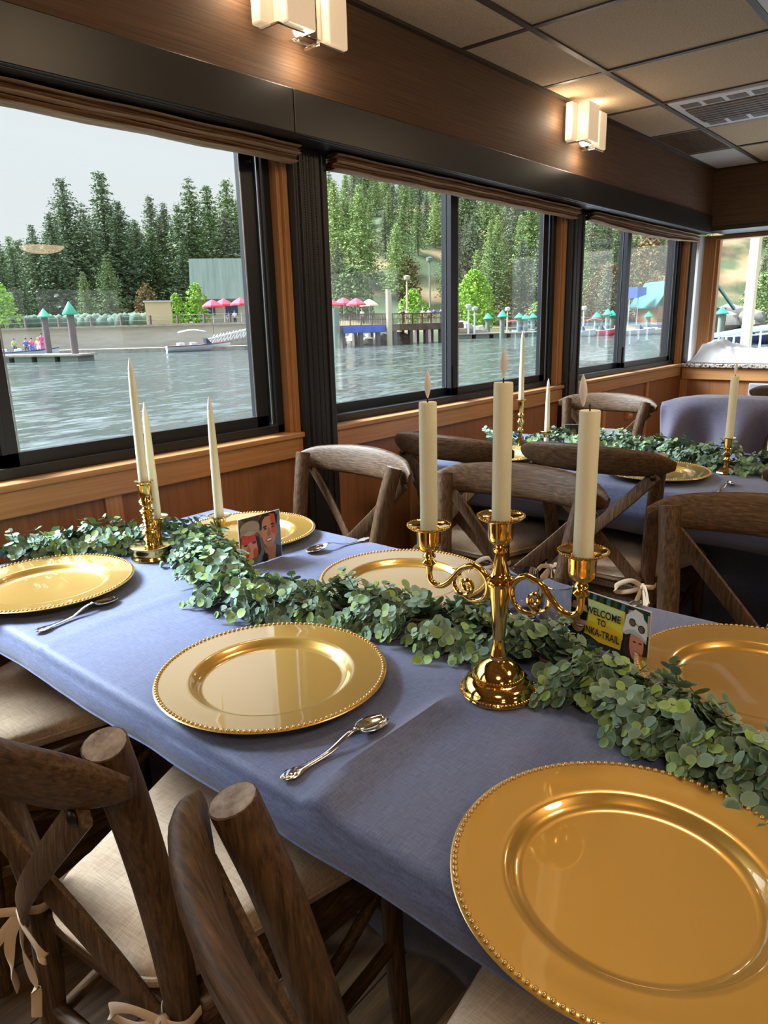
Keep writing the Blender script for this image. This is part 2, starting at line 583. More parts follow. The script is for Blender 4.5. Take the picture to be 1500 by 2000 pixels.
# soffit over the windows, dark trim below it
struct(MB().box(BACKX, EX, SY, 1.835, 1.80, CEIL + .05).box(BACKX, EX, 1.835, 1.96, 1.93, CEIL + .05), 'wall_left_upper', M['grasscloth'], smooth=0)
mb = MB()
for x0, x1 in ((BACKX, 1.585), (1.5875, EX - .012)):
    mb.box(x0, x1, SY - .014, SY + .004, 1.79, 1.908)
mb.box(BACKX, EX - .012, SY, 1.835, 1.788, 1.80)
struct(mb, 'trim_1', M['beam'], smooth=0, bevel=.003)
# lower window wall
struct(MB().box(BACKX, EX, WY + .012, 1.96, 0, SILL - .02), 'wall_left', M['panel'], smooth=0)
struct(MB().box(BACKX, EX - .02, WY - .012, WY + .014, .812, SILL - .018), 'trim_2', M['fir_x'], smooth=0, bevel=.003)
struct(MB().box(BACKX, EX - .02, WY - .024, 1.86, SILL - .018, SILL), 'trim_3', M['fir_x'], smooth=0, bevel=.004)
mb = MB()
for x in (-.9, .05, .94, 2.29, 3.17, 4.2, 4.9):
    mb.box(x, x + .05, WY + .001, WY + .014, .1, .812)
struct(mb, 'trim_4', M['fir_z'], smooth=0, bevel=.002)
struct(MB().box(BACKX, EX - .02, WY - .004, WY + .014, 0, .11), 'baseboard_left', M['fir_x'], smooth=0, bevel=.002)
# posts between the windows
POSTS = [(-.42, -.27), (1.672, 1.823), (3.615, 3.765)]
for x0, x1 in POSTS:
    mb = MB().box(x0, x1, WY - .035, 1.95, .02, 1.79)
    mb.box(x0 + .022, x0 + .032, WY - .041, WY - .03, .03, 1.785).box(x1 - .032, x1 - .022, WY - .041, WY - .03, .03, 1.785)
    struct(mb, 'trim_post', M['post'], smooth=0, bevel=.003)

def window(name, x0, x1, mull, label, handle=True, last=False):
    """black sliding window in a fir lining between two posts"""
    wnd = thing(name, label, 'window')
    wnd['kind'] = 'structure'
    del wnd['category']
    zb, zt = SILL, 1.93
    li = MB()
    for a, b, c, d in ((x1 - .020, x1, WY - .006, WY + .03), (x1 - .034, x1 - .020, WY + .008, 1.93), (x0, x0 + .02, WY - .006, WY + .03), (x0 + .02, x0 + .034, WY + .008, 1.93)):
        li.box(a, b, c, d, zb, 1.788 if d < 1.84 else zt)
    tag(li.build('jamb_lining', M['fir_z'], wnd, smooth=0, bevel=.002), kind='structure')
    a, b = x0 + .034, x1 - .034
    fr = MB()
    for p in ((a, b, 1.838, 1.92, zb, zb + .028), (a, a + .03, 1.838, 1.92, zb, zt), (b - .03, b, 1.838, 1.92, zb, zt), (a, b, 1.838, 1.92, zt - .03, zt)):
        fr.box(*p)
    tag(fr.build('frame', M['aluminium_black'], wnd, smooth=0, bevel=.002), kind='structure')
    tr = MB().box(b - .052, b - .030, 1.885, 1.890, zb + .03, zt).box(b - .036, b - .030, 1.858, 1.863, zb + .03, zt)
    tag(tr.build('track', M['aluminium'], wnd, smooth=0), kind='structure')
    for sx0, sx1, y, k in ((a + .028, mull + .030, 1.902, 0), (mull - .030, b - .052, 1.868, 1)):
        sa = MB()
        wdt = .052
        for p in ((sx0, sx0 + wdt, zb + .024, zt - .02), (sx1 - wdt, sx1, zb + .024, zt - .02), (sx0, sx1, zb + .024, zb + .062), (sx0, sx1, zt - .05, zt - .02)):
            sa.box(p[0], p[1], y - .012, y + .012, p[2], p[3])
        if k:
            sa.box(sx0 + .008, sx0 + .022, y - .020, y - .010, zb + .06, zb + .16)
        sh = tag(sa.build('sash', M['aluminium_black'], wnd, smooth=0, bevel=.0015), kind='structure')
        pn = MB().box(sx0 + wdt - .004, sx1 - wdt + .004, y - .002, y + .002, zb + .058, zt - .045).build('pane', M['glass'], sh, smooth=0)
        tag(pn, kind='structure')
        sm = MB().box(sx1 - wdt - .004, sx1 - wdt, y - .0135, y - .0125, zb + .062, zt - .05).box(sx0 + wdt, sx0 + wdt + .004, y - .0135, y - .0125, zb + .062, zt - .05)
        tag(sm.build('glazing_bead', M['aluminium'], sh, smooth=0), kind='structure')
    return wnd
window('window_6', -2.58, -.42, -1.5, 'black sliding window behind the camera')
window('window_1', -.27, 1.672, .735, 'large black sliding window nearest, with the dock and tall firs behind')
window('window_2', 1.823, 3.615, 2.69, 'middle black sliding window between the two dark posts')
window('window_3', 3.765, 5.55, 4.60, 'far black sliding window next to the corner')

# woven shades stacked under the soffit
def shade(x0, x1, label, sag=0, z=1.737):
    b = thing('woven_shade', label, 'blind', (x0, WY - .03, 0))
    wd = x1 - x0
    MB().box(0, wd, .0, .05, 1.772, 1.789).build('head_rail', M['aluminium_black'], b, smooth=0)
    mb = MB()
    n = 7
    for k in range(n):
        zz = 1.784 - (1.784 - z) * (k + .5) / n
        h = (1.784 - z) / n * .62
        yo = -.052 + .010 * math.sin(k * 1.7) + .004 * k
        def fn(u, v, k=k, zz=zz, h=h, yo=yo):
            an = 2 * PI * v
            return (u * wd, yo + .022 + .026 * math.cos(an), zz + h * math.sin(an) - sag * math.sin(PI * u) * (k / n) ** 2 + .0015 * math.sin(u * 37 + k * 2))
        mb.grid(24, 9, fn)
    mb.build('folded_fabric', M['shade'], b)
    return b
def chain(par, pts, sub='bead_chain'):
    mb = MB()
    P = catmull(pts, 10)
    acc = 0
    mb.tube(P, .0009, 4)
    for a, c in zip(P, P[1:]):
        d = (c - a).length
        while acc < d:
            mb.ball(a.lerp(c, acc / d), .0026, 5, 4)
            acc += .0078
        acc -= d
    return mb.build(sub, M['chain'], par)
shade(-.25, 1.667, 'brown woven shade rolled up above the nearest window')
b2 = shade(1.828, 3.61, 'brown woven shade rolled up above the middle window')
chain(b2, [(-.070, -.012, 1.785), (-.070, -.014, 1.3), (-.071, -.014, .74), (-.081, -.015, .715), (-.092, -.014, .74), (-.092, -.014, 1.3), (-.092, -.012, 1.785)])
chain(b2, [(-.118, -.012, 1.785), (-.118, -.013, 1.2), (-.120, -.013, .76), (-.130, -.014, .735), (-.140, -.013, .76), (-.140, -.013, 1.2), (-.140, -.012, 1.785)])
b3 = shade(3.77, 5.53, 'brown woven shade sagging above the far window', .03, 1.745)
chain(b3, [(-.105, -.012, 1.785), (-.107, -.014, 1.3), (-.125, -.02, 1.04), (-.19, -.028, .945), (-.26, -.02, .912), (-.285, -.01, .905)])

# end wall: wainscot, granite ledge, bay window behind it
struct(MB().box(EX, 5.95, FARY, 1.96, 0, .870), 'wall_end', M['panel'], smooth=0)
struct(MB().box(EX - .014, EX + .01, -2.4, WY - .02, .785, .868), 'trim_5', M['fir_y'], smooth=0, bevel=.003)
mb = MB()
for y in (1.74, 1.0, .2, -.7):
    mb.box(EX - .006, EX + .01, y, y + .05, .1, .785)
struct(mb, 'trim_6', M['fir_z'], smooth=0, bevel=.002)
o = MB().box(EX - .03, 5.97, -2.4, 1.80, .871, .900).build('granite_ledge', M['granite'], smooth=0, bevel=.006)
tag(o, 'speckled granite ledge below the end window', 'ledge')
struct(MB().box(EX, 6.0, FARY, 1.96, 1.832, CEIL + .05), 'wall_end_upper', M['grasscloth'], smooth=0)
struct(MB().box(EX - .012, 6.0, FARY, SY, 1.806, 1.832), 'trim_7', M['beam'], smooth=0, bevel=.002)
struct(MB().box(5.75, 5.97, 1.795, 1.96, .9, 1.806), 'trim_8', plain('white painted corner', rgb(214, 210, 204), .6), smooth=0)
struct(MB().box(EX - .005, EX + .10, WY - .02, 1.96, .9, 1.806), 'trim_9', M['post'], smooth=0, bevel=.003)
def end_window(name, y0, y1, label):
    wnd = thing(name, label, 'window')
    wnd['kind'] = 'structure'
    del wnd['category']
    mb = MB()
    for a, b in ((y1 - .085, y1), (y0, y0 + .085)):
        mb.box(5.87, 5.99, a, b, .9, 1.806)
        mb.box(5.90, 5.96, a - .02, b + .02, .9, 1.806)
    tag(mb.build('jamb_lining', M['fir_z'], wnd, smooth=0, bevel=.003), kind='structure')
    tag(MB().box(5.88, 5.98, y0, y1, 1.775, 1.806).box(5.90, 5.98, y0, y1, .9, .93).build('frame', M['fir_y'], wnd, smooth=0, bevel=.003), kind='structure')
    tag(MB().box(5.932, 5.936, y0 + .06, y1 - .06, .92, 1.79).build('pane', M['glass'], wnd, smooth=0), kind='structure')
end_window('window_4', .15, 1.80, 'wood framed end window over the granite ledge')
end_window('window_5', -2.2, -.85, 'second wood framed end window')
struct(MB().box(5.9, 6.0, -.85, .15, .87, 1.81).box(5.9, 6.0, FARY, -2.2, .87, 1.81), 'wall_end_pier', M['panel'], smooth=0)
# the sides of the room behind the camera, with their own windows
mb = MB().box(BACKX, 6.0, FARY - .1, FARY, 0, .9).box(BACKX, 6.0, FARY - .1, FARY, 1.8, CEIL + .05)
for x in (-2.6, -.9, .9, 2.7, 4.5, 5.9):
    mb.box(x, x + .14, FARY - .1, FARY, .9, 1.8)
struct(mb, 'wall_right', M['room_wall'], smooth=0)
struct(MB().box(BACKX - .1, BACKX, FARY - .1, 1.96, 0, CEIL + .05), 'wall_back', M['room_wall'], smooth=0)

# wall plates
p = thing('wall_plate', 'small pale ribbed plate low on the panelling between the chairs', 'wall plate', (4.62, WY, .67))
MB().box(-.045, .045, -.008, .02, -.075, .075).build('cover', M['fir_z'], p, smooth=0, bevel=.003)
mb = MB()
for k in range(7):
    mb.box(-.022, .022, -.0105, -.006, -.054 + k * .016, -.046 + k * .016)
mb.build('rib', M['card_edge'], p, smooth=0)
p = thing('power_outlet', 'grey power outlet box on the end wall panelling', 'outlet', (EX, 1.24, .69))
MB().box(-.03, .0, -.07, .07, -.08, .08).build('cover', M['plate_grey'], p, smooth=0, bevel=.006)
MB().box(-.032, -.026, .012, .022, -.02, .02).build('slot', M['joint'], p, smooth=0)
MB().box(-.032, -.026, -.03, -.02, -.02, .02).build('slot', M['joint'], p, smooth=0)

# ------------------------------------------------------------------ lamps
def shade_mat(nm, e):
    m, t, b, n, l = nodes(nm)
    b.inputs['Base Color'].default_value = (.6, .5, .4, 1)
    b.inputs['Roughness'].default_value = .4
    b.inputs['Emission Color'].default_value = (1.0, .73, .46, 1)
    b.inputs['Emission Strength'].default_value = e
    return m
M['lamp_glass'] = shade_mat('lit frosted lamp glass', .50)
M['fill_dome_glass'] = shade_mat('fill dome lamp glass', 24.0)  # strong glow for the unseen domes added to fill the room
M['fill_dome_low'] = shade_mat('half fill dome lamp glass', 12.0)  # weaker glow for the added dome that brightens the aisle
M['dome_soft'] = shade_mat('dim dome lamp glass', 7.0)
def sconce(x, label):
    s = thing('wall_sconce', label, 'wall lamp', (x, SY, 2.104), 0, 'sconces over the windows')
    MB().box(-.10, .10, -.012, 0, -.075, .075).build('backplate', M['chrome'], s, smooth=0, bevel=.002)
    for a, b, d0, d1 in ((-.150, -.085, -.060, -.025), (-.105, .0, -.120, -.062), (.085, .165, -.085, -.03)):
        MB().box(a, b, d0, d1, -.082, .078).build('lamp_shade', M['lamp_glass'], s, smooth=0, bevel=.006)
    MB().box(-.13, -.03, -.105, -.03, -.091, -.083).build('bracket', M['chrome'], s, smooth=0, bevel=.002)
    MB().box(.05, .15, -.08, -.015, -.093, -.084).build('bracket', M['chrome'], s, smooth=0, bevel=.002)
    MB().box(.004, .080, -.06, -.012, -.07, .07).build('body', M['chrome'], s, smooth=0, bevel=.002)
    li = bpy.data.lights.new('sconce_bulb', 'POINT')
    li.energy, li.color, li.shadow_soft_size = SCONCE_W, LAMP_WARM, .04
    for dx, dy, dz, f in ((.02, -.075, .088, .45), (-.19, -.05, .0, .25), (.02, -.06, -.125, .3)):
        l2 = li.copy()
        l2.energy = SCONCE_W * f
        o = bpy.data.objects.new('bulb', l2)
        C.objects.link(o)
        o.parent = s
        o.location = (dx, dy, dz)
    return s
sconce(1.585, 'lit two-block wall sconce above the nearest window, cut by the photo top')
sconce(3.40, 'lit two-block wall sconce above the middle window, under the bright ceiling panel')
for x, y, lab in ((4.14, -4.9, 'round dome ceiling light far across the room, mirrored in the nearest window'), (.6, -3.2, 'added fill dome light across the room, out of view'), (-.6, -.4, 'added fill dome light behind the near chairs, out of view'),
                  (1.2, -1.0, 'added fill dome light over the end of the near table, out of view'), (3.5, -.1, 'added fill dome light over the end of the second table, out of view'), (-1.6, -2.2, 'added fill dome light in the back corner, out of view'), (1.3, .5, 'added fill dome light over the aisle between the two tables, out of view')):  # only the mirrored dome is known; the rest are unseen, added as fill
    d = thing('ceiling_light', lab, 'ceiling light', (x, y, CEIL), 0, 'dome ceiling lights')
    MB().lathe([(.001, -.09), (.10, -.085), (.19, -.062), (.235, -.03), (.24, -.012)], 32, cap=False).build('lamp_shade', M['dome_soft' if x == 4.14 else 'fill_dome_low' if x == 1.3 else 'fill_dome_glass'], d)
    MB().lathe([(.25, -.014), (.25, 0), (.2, 0)], 32, cap=False).build('rim', M['brass'], d)

# ================================================================== tables and cloths
TZ = .752
def table(name, label, x0, x1, y0, y1):
    t = thing(name, label, 'table', ((x0 + x1) / 2, (y0 + y1) / 2, 0))
    hx, hy = (x1 - x0) / 2, (y1 - y0) / 2
    MB().box(-hx + .012, hx - .012, -hy + .012, hy - .012, .715, TZ - .006).build('tabletop', M['panel'], t, smooth=0, bevel=.004)
    for sx in (-1, 1):
        for sy in (-1, 1):
            MB().tube([(sx * (hx - .30), sy * (hy - .2), .715), (sx * (hx - .30), sy * (hy - .2), 0)], .016, 10).build('leg', M['post'], t)
    return t
def cloth(name, label, x0, x1, y0, y1, near, far, mat, ridges, seed):
    """cloth over a table; near / far: list of (inward offset, z) the hanging sides pass through"""
    r = .014
    def side(prof):
        pts = [(0, TZ)]
        for k in range(1, 6):
            a = k / 5 * PI / 2
            pts.append((r * math.sin(a), TZ - r + r * math.cos(a)))
        o = []
        cm = catmull([(p[0], 0, p[1]) for p in [(r, TZ - r)] + prof], 6)
        return pts + [(p.x, p.z) for p in cm[1:]]
    pn, pf = side(near), side(far)
    NX, NY = 44, 150
    rows = []
    xs = [(x0 + r - q[0], q[1], 'n') for q in reversed(pn)] + [(x0 + r + (x1 - x0 - 2 * r) * i / NX, TZ, 't') for i in range(1, NX)] + [(x1 - r + q[0], q[1], 'f') for q in pf]
    ys = [(y0 - .0, .70), (y0 - .0, TZ - .012), (y0 + .008, TZ)] + [(y0 + .01 + (y1 - y0 - .02) * j / NY, TZ) for j in range(1, NY)] + [(y1 - .008, TZ), (y1, TZ - .012), (y1, .70)]
    vs_ = []
    for (y, zc) in ys:
        for (x, z, k) in xs:
            px, py, pz = x, y, min(z, zc if k == 't' else z)
            if k == 't' or z > TZ - .02:
                for (ry, amp, wd, xa, xb) in ridges:
                    f = max(0, min(1, (px - xa) / .05)) * max(0, min(1, (xb - px) / .08))
                    dy = py - ry - .010 * math.sin(px * 9 + seed)
                    sh = math.exp(-(dy / wd) ** 2) if dy < 0 else math.exp(-(dy / (wd * .45)) ** 2)
                    pz += amp * f * sh
                nn = noise.noise(Vector((px * 7, py * 6, seed))) * .0012 + noise.noise(Vector((px * 19, py * 17, seed + 4))) * .0007
                pz += nn if k == 't' else 0
            else:
                dep = min(1, (TZ - z) / .25)
                px += dep * .018 * math.sin(py * 23 + 1.3 * math.sin(py * 7 + seed)) + .004 * noise.noise(Vector((py * 12, z * 10, seed)))
                pz += .003 * noise.noise(Vector((py * 5, 3, seed)))
                if k == 'n' and x > x0 - .03:
                    px += .5 * (x - px)
            if zc < TZ and k != 't':
                pz = min(pz, zc) if z > zc else pz
            vs_.append((px, py, pz))
    nx = len(xs)
    fs_ = [(j * nx + i, j * nx + i + 1, (j + 1) * nx + i + 1, (j + 1) * nx + i) for j in range(len(ys) - 1) for i in range(nx - 1)]
    o = MB().add(vs_, fs_).build(name, mat, smooth=60)
    sd = o.modifiers.new('thickness', 'SOLIDIFY')
    sd.thickness, sd.offset = .0012, 0
    return tag(o, label, 'tablecloth')
table('banquet_table', 'long table under the nearer slate blue cloth', .455, 1.198, -.8, 1.632)
cloth('tablecloth', 'slate blue linen cloth on the nearer table, short at the front edge', .443, 1.208, -.81, 1.64,
      [(.020, .722), (.019, .704), (.006, .690), (-.12, .62), (-.32, .525), (-.36, .40), (-.37, .12)], [(.018, .70), (-.06, .65), (-.23, .53), (-.25, .4), (-.26, .1)], M['cloth'],
      [(.492, .020, .022, .40, .76), (1.135, .005, .012, .40, 1.2), (.60, .004, .03, .60, .80), (.36, .004, .03, .60, .86)], 2.0)
table('banquet_table', 'long table under the cloth in the second row, by the far window', 2.075, 2.825, -.8, 1.60)
cloth('tablecloth', 'slate blue linen cloth on the second table, bunched over the chair seats', 2.065, 2.835, -.81, 1.61,
      [(.020, .70), (.016, .66), (-.06, .60), (-.26, .53), (-.37, .50), (-.42, .38), (-.43, .08)], [(.02, .70), (.02, .55), (.02, .3), (.01, .05)], M['cloth'],
      [(.40, .004, .02, 2.05, 2.85)], 5.0)

# ================================================================== chairs
def ribbon(mb, pts, wd=.0075, th=.0012, k=8, ref=(0, 0, 1)):
    P = catmull(pts, k)
    mb.tube(P, [(th, wd)] * len(P), 8, ref=ref, power=3)
def make_chair(label):
    """cross-back chair, front towards +x, origin on the floor under the seat"""
    t = thing('crossback_chair', label, 'chair')
    for s in (-1, 1):
        P = catmull([(-.225, .178 * s, 0), (-.203, .162 * s, .25), (-.196, .155 * s, .45), (-.210, .160 * s, .60), (-.240, .175 * s, .76), (-.270, .191 * s, .874)], 7)
        n = len(P)
        mb = MB().tube(P, [.0175 + .0045 * min(1, i / (n * .5)) for i in range(n)], 16)
        leg = mb.build('back_post', M['oak_z'], t)
        q, d = P[-1], (P[-1] - P[-2]).normalized()
        e = MB().tube([q - d * .0005, q + d * .0008], .0205, 16).build('end_cut', M['endgrain'], leg)
        b = MB().ball((-.249, .187 * s, .845), (.006, .010, .010), 10, 6).build('bolt', M['bolt'], leg)
    # bowed top rail behind the posts
    k, W = 33, .238
    pts, rad = [], []
    for i in range(k):
        u = -1 + 2 * i / (k - 1)
        bow = .062 * (1 - u * u)
        end = max(0, (abs(u) - .72) / .28)
        pts.append((-.285 - bow + .006 * end ** 1.5, W * u, .850 + .010 * (1 - u * u)))
        h = .0445 - .014 * u * u - .018 * end ** 2
        rad.append((.0132 - .0085 * end ** 1.5, h))
    MB().tube(pts, rad, 20, ref=(-.30, 0, .954), power=2.6).build('top_rail', M['oak_y'], t)
    # crossed straps with their bolts
    for s in (-1, 1):
        o = .007 * s
        P = catmull([(-.301 + o * .3, .196 * s, .826), (-.291 + o, .105 * s, .728), (-.268 + o, .0, .622), (-.246 + o, -.08 * s, .535), (-.228 + o * .3, -.135 * s, .470)], 8)
        st = MB().tube(P, [(.0185, .0055)] * len(P), 12, ref=(1, 0, -.35), power=3.5).build('cross_strap', M['oak_z'], t)
        MB().ball((-.3075 + o * .3, .188 * s, .817), (.005, .009, .009), 10, 6).build('bolt', M['bolt'], st)
        if s > 0:
            MB().ball((-.271, -.001, .622), (.004, .008, .008), 8, 6).build('bolt', M['bolt'], st)
    # seat, apron, legs, stretchers
    def outline(hf, hb, xb, xf, rc, n=6):
        P = []
        for cx, cy, a0 in ((xf - rc, hf - rc, 0), (xb + rc, hb - rc, 90), (xb + rc, -hb + rc, 180), (xf - rc, -hf + rc, 270)):
            for i in range(n + 1):
                a = R(a0 + 90 * i / n)
                P.append((cx + rc * math.cos(a), cy + rc * math.sin(a)))
        return P
    MB().prism(outline(.232, .178, -.205, .222, .05), .425, .452).build('seat', M['oak_x'], t, bevel=.006)
    MB().prism(outline(.205, .16, -.185, .195, .03), .375, .425).build('seat_frame', M['oak_x'], t, bevel=.004)
    for s in (-1, 1):
        MB().tube(catmull([(.188, .196 * s, .426), (.194, .20 * s, .2), (.206, .208 * s, 0)], 6), [.0185 - .0025 * i / 12 for i in range(13)], 14).build('leg', M['oak_z'], t)
        MB().tube(catmull([(-.20, .162 * s, .24), (0, .192 * s, .235), (.194, .20 * s, .24)], 5), .011, 10).build('stretcher', M['oak_x'], t)
        MB().tube(catmull([(-.195, .15 * s, .36), (-.05, .17 * s, .30), (.05, .18 * s, .30), (.19, .185 * s, .36)], 5), .010, 10).build('stretcher', M['oak_x'], t)
    MB().tube(catmull([(.196, -.2, .30), (.196, 0, .30), (.196, .2, .30)], 4), .011, 10).build('stretcher', M['oak_y'], t)
    MB().tube(catmull([(-.202, -.16, .27), (-.202, 0, .27), (-.202, .16, .27)], 4), .011, 10).build('stretcher', M['oak_y'], t)
    # linen cushion with ribbon ties
    base = outline(.222, .142, -.214, .214, .085, 8)
    rings = [(.955, .4535), (.995, .459), (1.0, .472), (.985, .487), (.93, .497), (.78, .5045), (.5, .508), (.2, .509)]
    vs_ = []
    n = len(base)
    for sc, z in rings:
        for i, (x, y) in enumerate(base):
            q = .0035 * noise.noise(Vector((x * 16, y * 16, z * 4)))
            vs_.append(((x - .02) * sc + .02, y * sc, z + q * (1 if z > .48 else .2)))
    fs_ = [(i * n + j, i * n + (j + 1) % n, (i + 1) * n + (j + 1) % n, (i + 1) * n + j) for i in range(len(rings) - 1) for j in range(n)]
    fs_ += [tuple(reversed(range(n))), tuple((len(rings) - 1) * n + j for j in range(n))]
    cu = MB().add(vs_, fs_).build('cushion', M['cushion'], t, smooth=70)
    mb = MB()
    P = [((x - .02) * 1.004 + .02, y * 1.004, .474) for x, y in base]
    mb.tube(P, .0035, 6, closed=True).build('piping', M['cushion'], cu)
    for s in (-1, 1):
        x, y, z = -.196, .156 * s, .462
        mb = MB()
        ribbon(mb, [(-.170, .115 * s, .470), (-.185, .126 * s, z), (x + .012, y - .024 * s, z), (x - .012, y - .022 * s, z), (x - .026, y, z), (x - .016, y + .022 * s, z), (x + .008, y + .022 * s, z)])
        kx, ky = x - .028, y - .004 * s
        mb.ball((kx, ky, z), (.009, .009, .011), 8, 6)
        ribbon(mb, [(kx, ky, z), (kx - .018, ky - .03 * s, z + .018), (kx - .02, ky - .07 * s, z - .004), (kx - .014, ky - .075 * s, z - .028), (kx - .01, ky - .035 * s, z - .020), (kx, ky, z)])
        ribbon(mb, [(kx, ky, z), (kx - .03, ky + .02 * s, z + .006), (kx - .045, ky + .035 * s, z - .03), (kx - .035, ky + .03 * s, z - .05), (kx - .015, ky + .012 * s, z - .02), (kx, ky, z)])
        ribbon(mb, [(kx, ky, z), (kx - .012, ky - .012 * s, z - .05), (kx - .010, ky - .022 * s, z - .11), (kx - .014, ky - .018 * s, z - .165)])
        ribbon(mb, [(kx, ky, z), (kx - .016, ky + .012 * s, z - .04), (kx - .020, ky + .018 * s, z - .09), (kx - .014, ky + .024 * s, z - .14)])
        mb.build('tie', M['ribbon'], cu)
    return t
g1, g2 = 'crossback chairs on the aisle side of the near table', 'crossback chairs between the two tables'
ch = make_chair('weathered crossback chair at bottom left, tie ribbons hanging behind its cushion')
ch.location, ch.rotation_euler, ch['group'] = (.526, .812, 0), (0, 0, R(6)), g1
dup(ch, (.530, .192, 0), R(-11), 'crossback chair at the bottom with its curved top rail closest to the camera', g1)
dup(ch, (.560, 1.50, 0), R(3), 'crossback chair at left edge, only its beige seat and one post showing', g1)
dup(ch, (1.190, 1.405, 0), R(180 - 4), 'crossback chair facing the near table by the dark window post', g2)
dup(ch, (1.205, .845, 0), R(180 + 2), 'crossback chair behind the three pillar candles, glossy worn top rail', g2)
dup(ch, (1.195, .265, 0), R(180 + 3), 'crossback chair at right edge behind the WELCOME photo card', g2)
dup(ch, (2.185, 1.325, 0), R(-1), 'crossback chair at the second table nearest the window wall, back turned', g2)
dup(ch, (2.255, .868, 0), R(0), 'crossback chair in front of the far left gold plate, seen from behind', g2)
dup(ch, (2.275, .185, 0), R(2), 'crossback chair at the right edge of the second table, one strap end showing', g2)
g3 = 'crossback chairs beyond the second table'
dup(ch, (2.930, 1.365, 0), R(180), 'crossback chair beyond the second table, under the far window', g3)
dup(ch, (2.985, .83, 0), R(180), 'crossback chair hidden under a lilac grey cloth', g3)
dup(ch, (4.36, .72, 0), R(0), 'farthest crossback chair, only a corner of its back showing by the power outlet', g3)

# lilac cloth hung over the back of the far chair
def drape(u, v):
    y = .44 + .655 * u
    d = (v - .5) * 2
    x = 3.26 + .115 * math.tanh(d * 14) + .035 * d + .045 * (1 - ((u - .5) * 2) ** 2)
    top = .905 - .022 * max(0, (abs(u - .5) * 2 - .55) / .45) ** 1.6
    fall = .48 * max(0, abs(d) - .07) / .93
    wave = .050 * math.sin(u * 26 + 2.5 * math.sin(u * 5) + d * 1.5) * min(1, fall * 6) + .012 * noise.noise(Vector((u * 5, d * 2, 3)))
    return (x + wave * (1 if d > 0 else -1), y + .02 * d * (u - .5), top - fall + .004 * noise.noise(Vector((u * 9, d * 7, 1))))
o = MB().grid(70, 46, drape).build('draped_cloth', M['cloth_lilac'], smooth=80)
sd = o.modifiers.new('thickness', 'SOLIDIFY')
sd.thickness = .002
tag(o, 'lilac grey cloth draped over a chair back in front of the granite ledge', 'cloth')

# white fabric heaped on the granite ledge
def heap(u, v):
    x, y = 5.575 + .30 * v, .35 + 1.43 * u
    prof = math.sin(PI * v) ** .55
    bump = .065 + .075 * math.exp(-((u - .86) / .09) ** 2) + .03 * math.exp(-((u - .55) / .12) ** 2) + .03 * math.exp(-((u - .25) / .1) ** 2)
    cr_ = .075 * (.35 - abs(noise.noise(Vector((u * 11 + v * 2, v * 3, 1.0))))) + .040 * (.3 - abs(noise.noise(Vector((u * 24 - v * 5, v * 6, 5.0))))) + .012 * noise.noise(Vector((u * 6 + v * 5, v * 2, 9.0)))
    edge = min(1, u * 16, (1 - u) * 16)
    return (x + .02 * noise.noise(Vector((u * 8, v * 4, 2))), y, .902 + max(.002, (bump + cr_) * prof * edge))
o = MB().grid(120, 34, heap).build('crumpled_cloth', M['white_cloth'], smooth=50)
tag(o, 'white crumpled fabric heaped on the granite ledge', 'cloth')

# ================================================================== table ware
def make_charger(label):
    t = thing('charger_plate', label, 'plate')
    pr = [(.0, .0035), (.098, .0035), (.104, .0042), (.109, .008), (.1135, .0135), (.117, .0152), (.122, .0155), (.14, .0172), (.156, .0190), (.1585, .0192), (.1645, .0200), (.166, .0188), (.1640, .0170), (.14, .0145), (.118, .0125), (.108, .0030), (.10, .0005), (.0, .0005)]
    MB().lathe([(max(r, .0005), z) for r, z in pr], 96, cap=False).build('dish', M['charger'], t, smooth=50)
    mb = MB()
    for k in range(136):
        a = 2 * PI * k / 136
        mb.ball((.1612 * math.cos(a), .1612 * math.sin(a), .0199), (.0028, .0028, .0025), 8, 5)
    mb.build('beaded_rim', M['charger'], t)
    return t
PZ = TZ + .0015
gp = 'gold chargers on the near table'
pl = make_charger('gold beaded charger at left edge beside the tall brass candlestick')
pl.location, pl['group'] = (.580, 1.385, PZ), gp
for x, y, lab in ((.602, .735, 'gold beaded charger in the middle, mirroring the window, left of the candelabra'), (.545, .180, 'largest gold beaded charger filling the bottom right corner'),
                  (1.052, 1.340, 'gold beaded charger behind the photo of two painted faces'), (1.022, .826, 'pale shining charger behind the garland, left of the candelabra'),
                  (1.008, .185, 'gold beaded charger at right edge beside the WELCOME photo card')):
    o = dup(pl, (x, y, PZ), rnd.random(), lab, gp)
gp2 = 'gold chargers on the second table'
dup(pl, (2.268, .785, PZ + .001), .3, 'gold charger on the second table, in front of the short brass candlestick', gp2)
dup(pl, (2.255, 1.375, PZ + .001), .7, 'gold charger half hidden behind a chair rail on the second table', gp2)

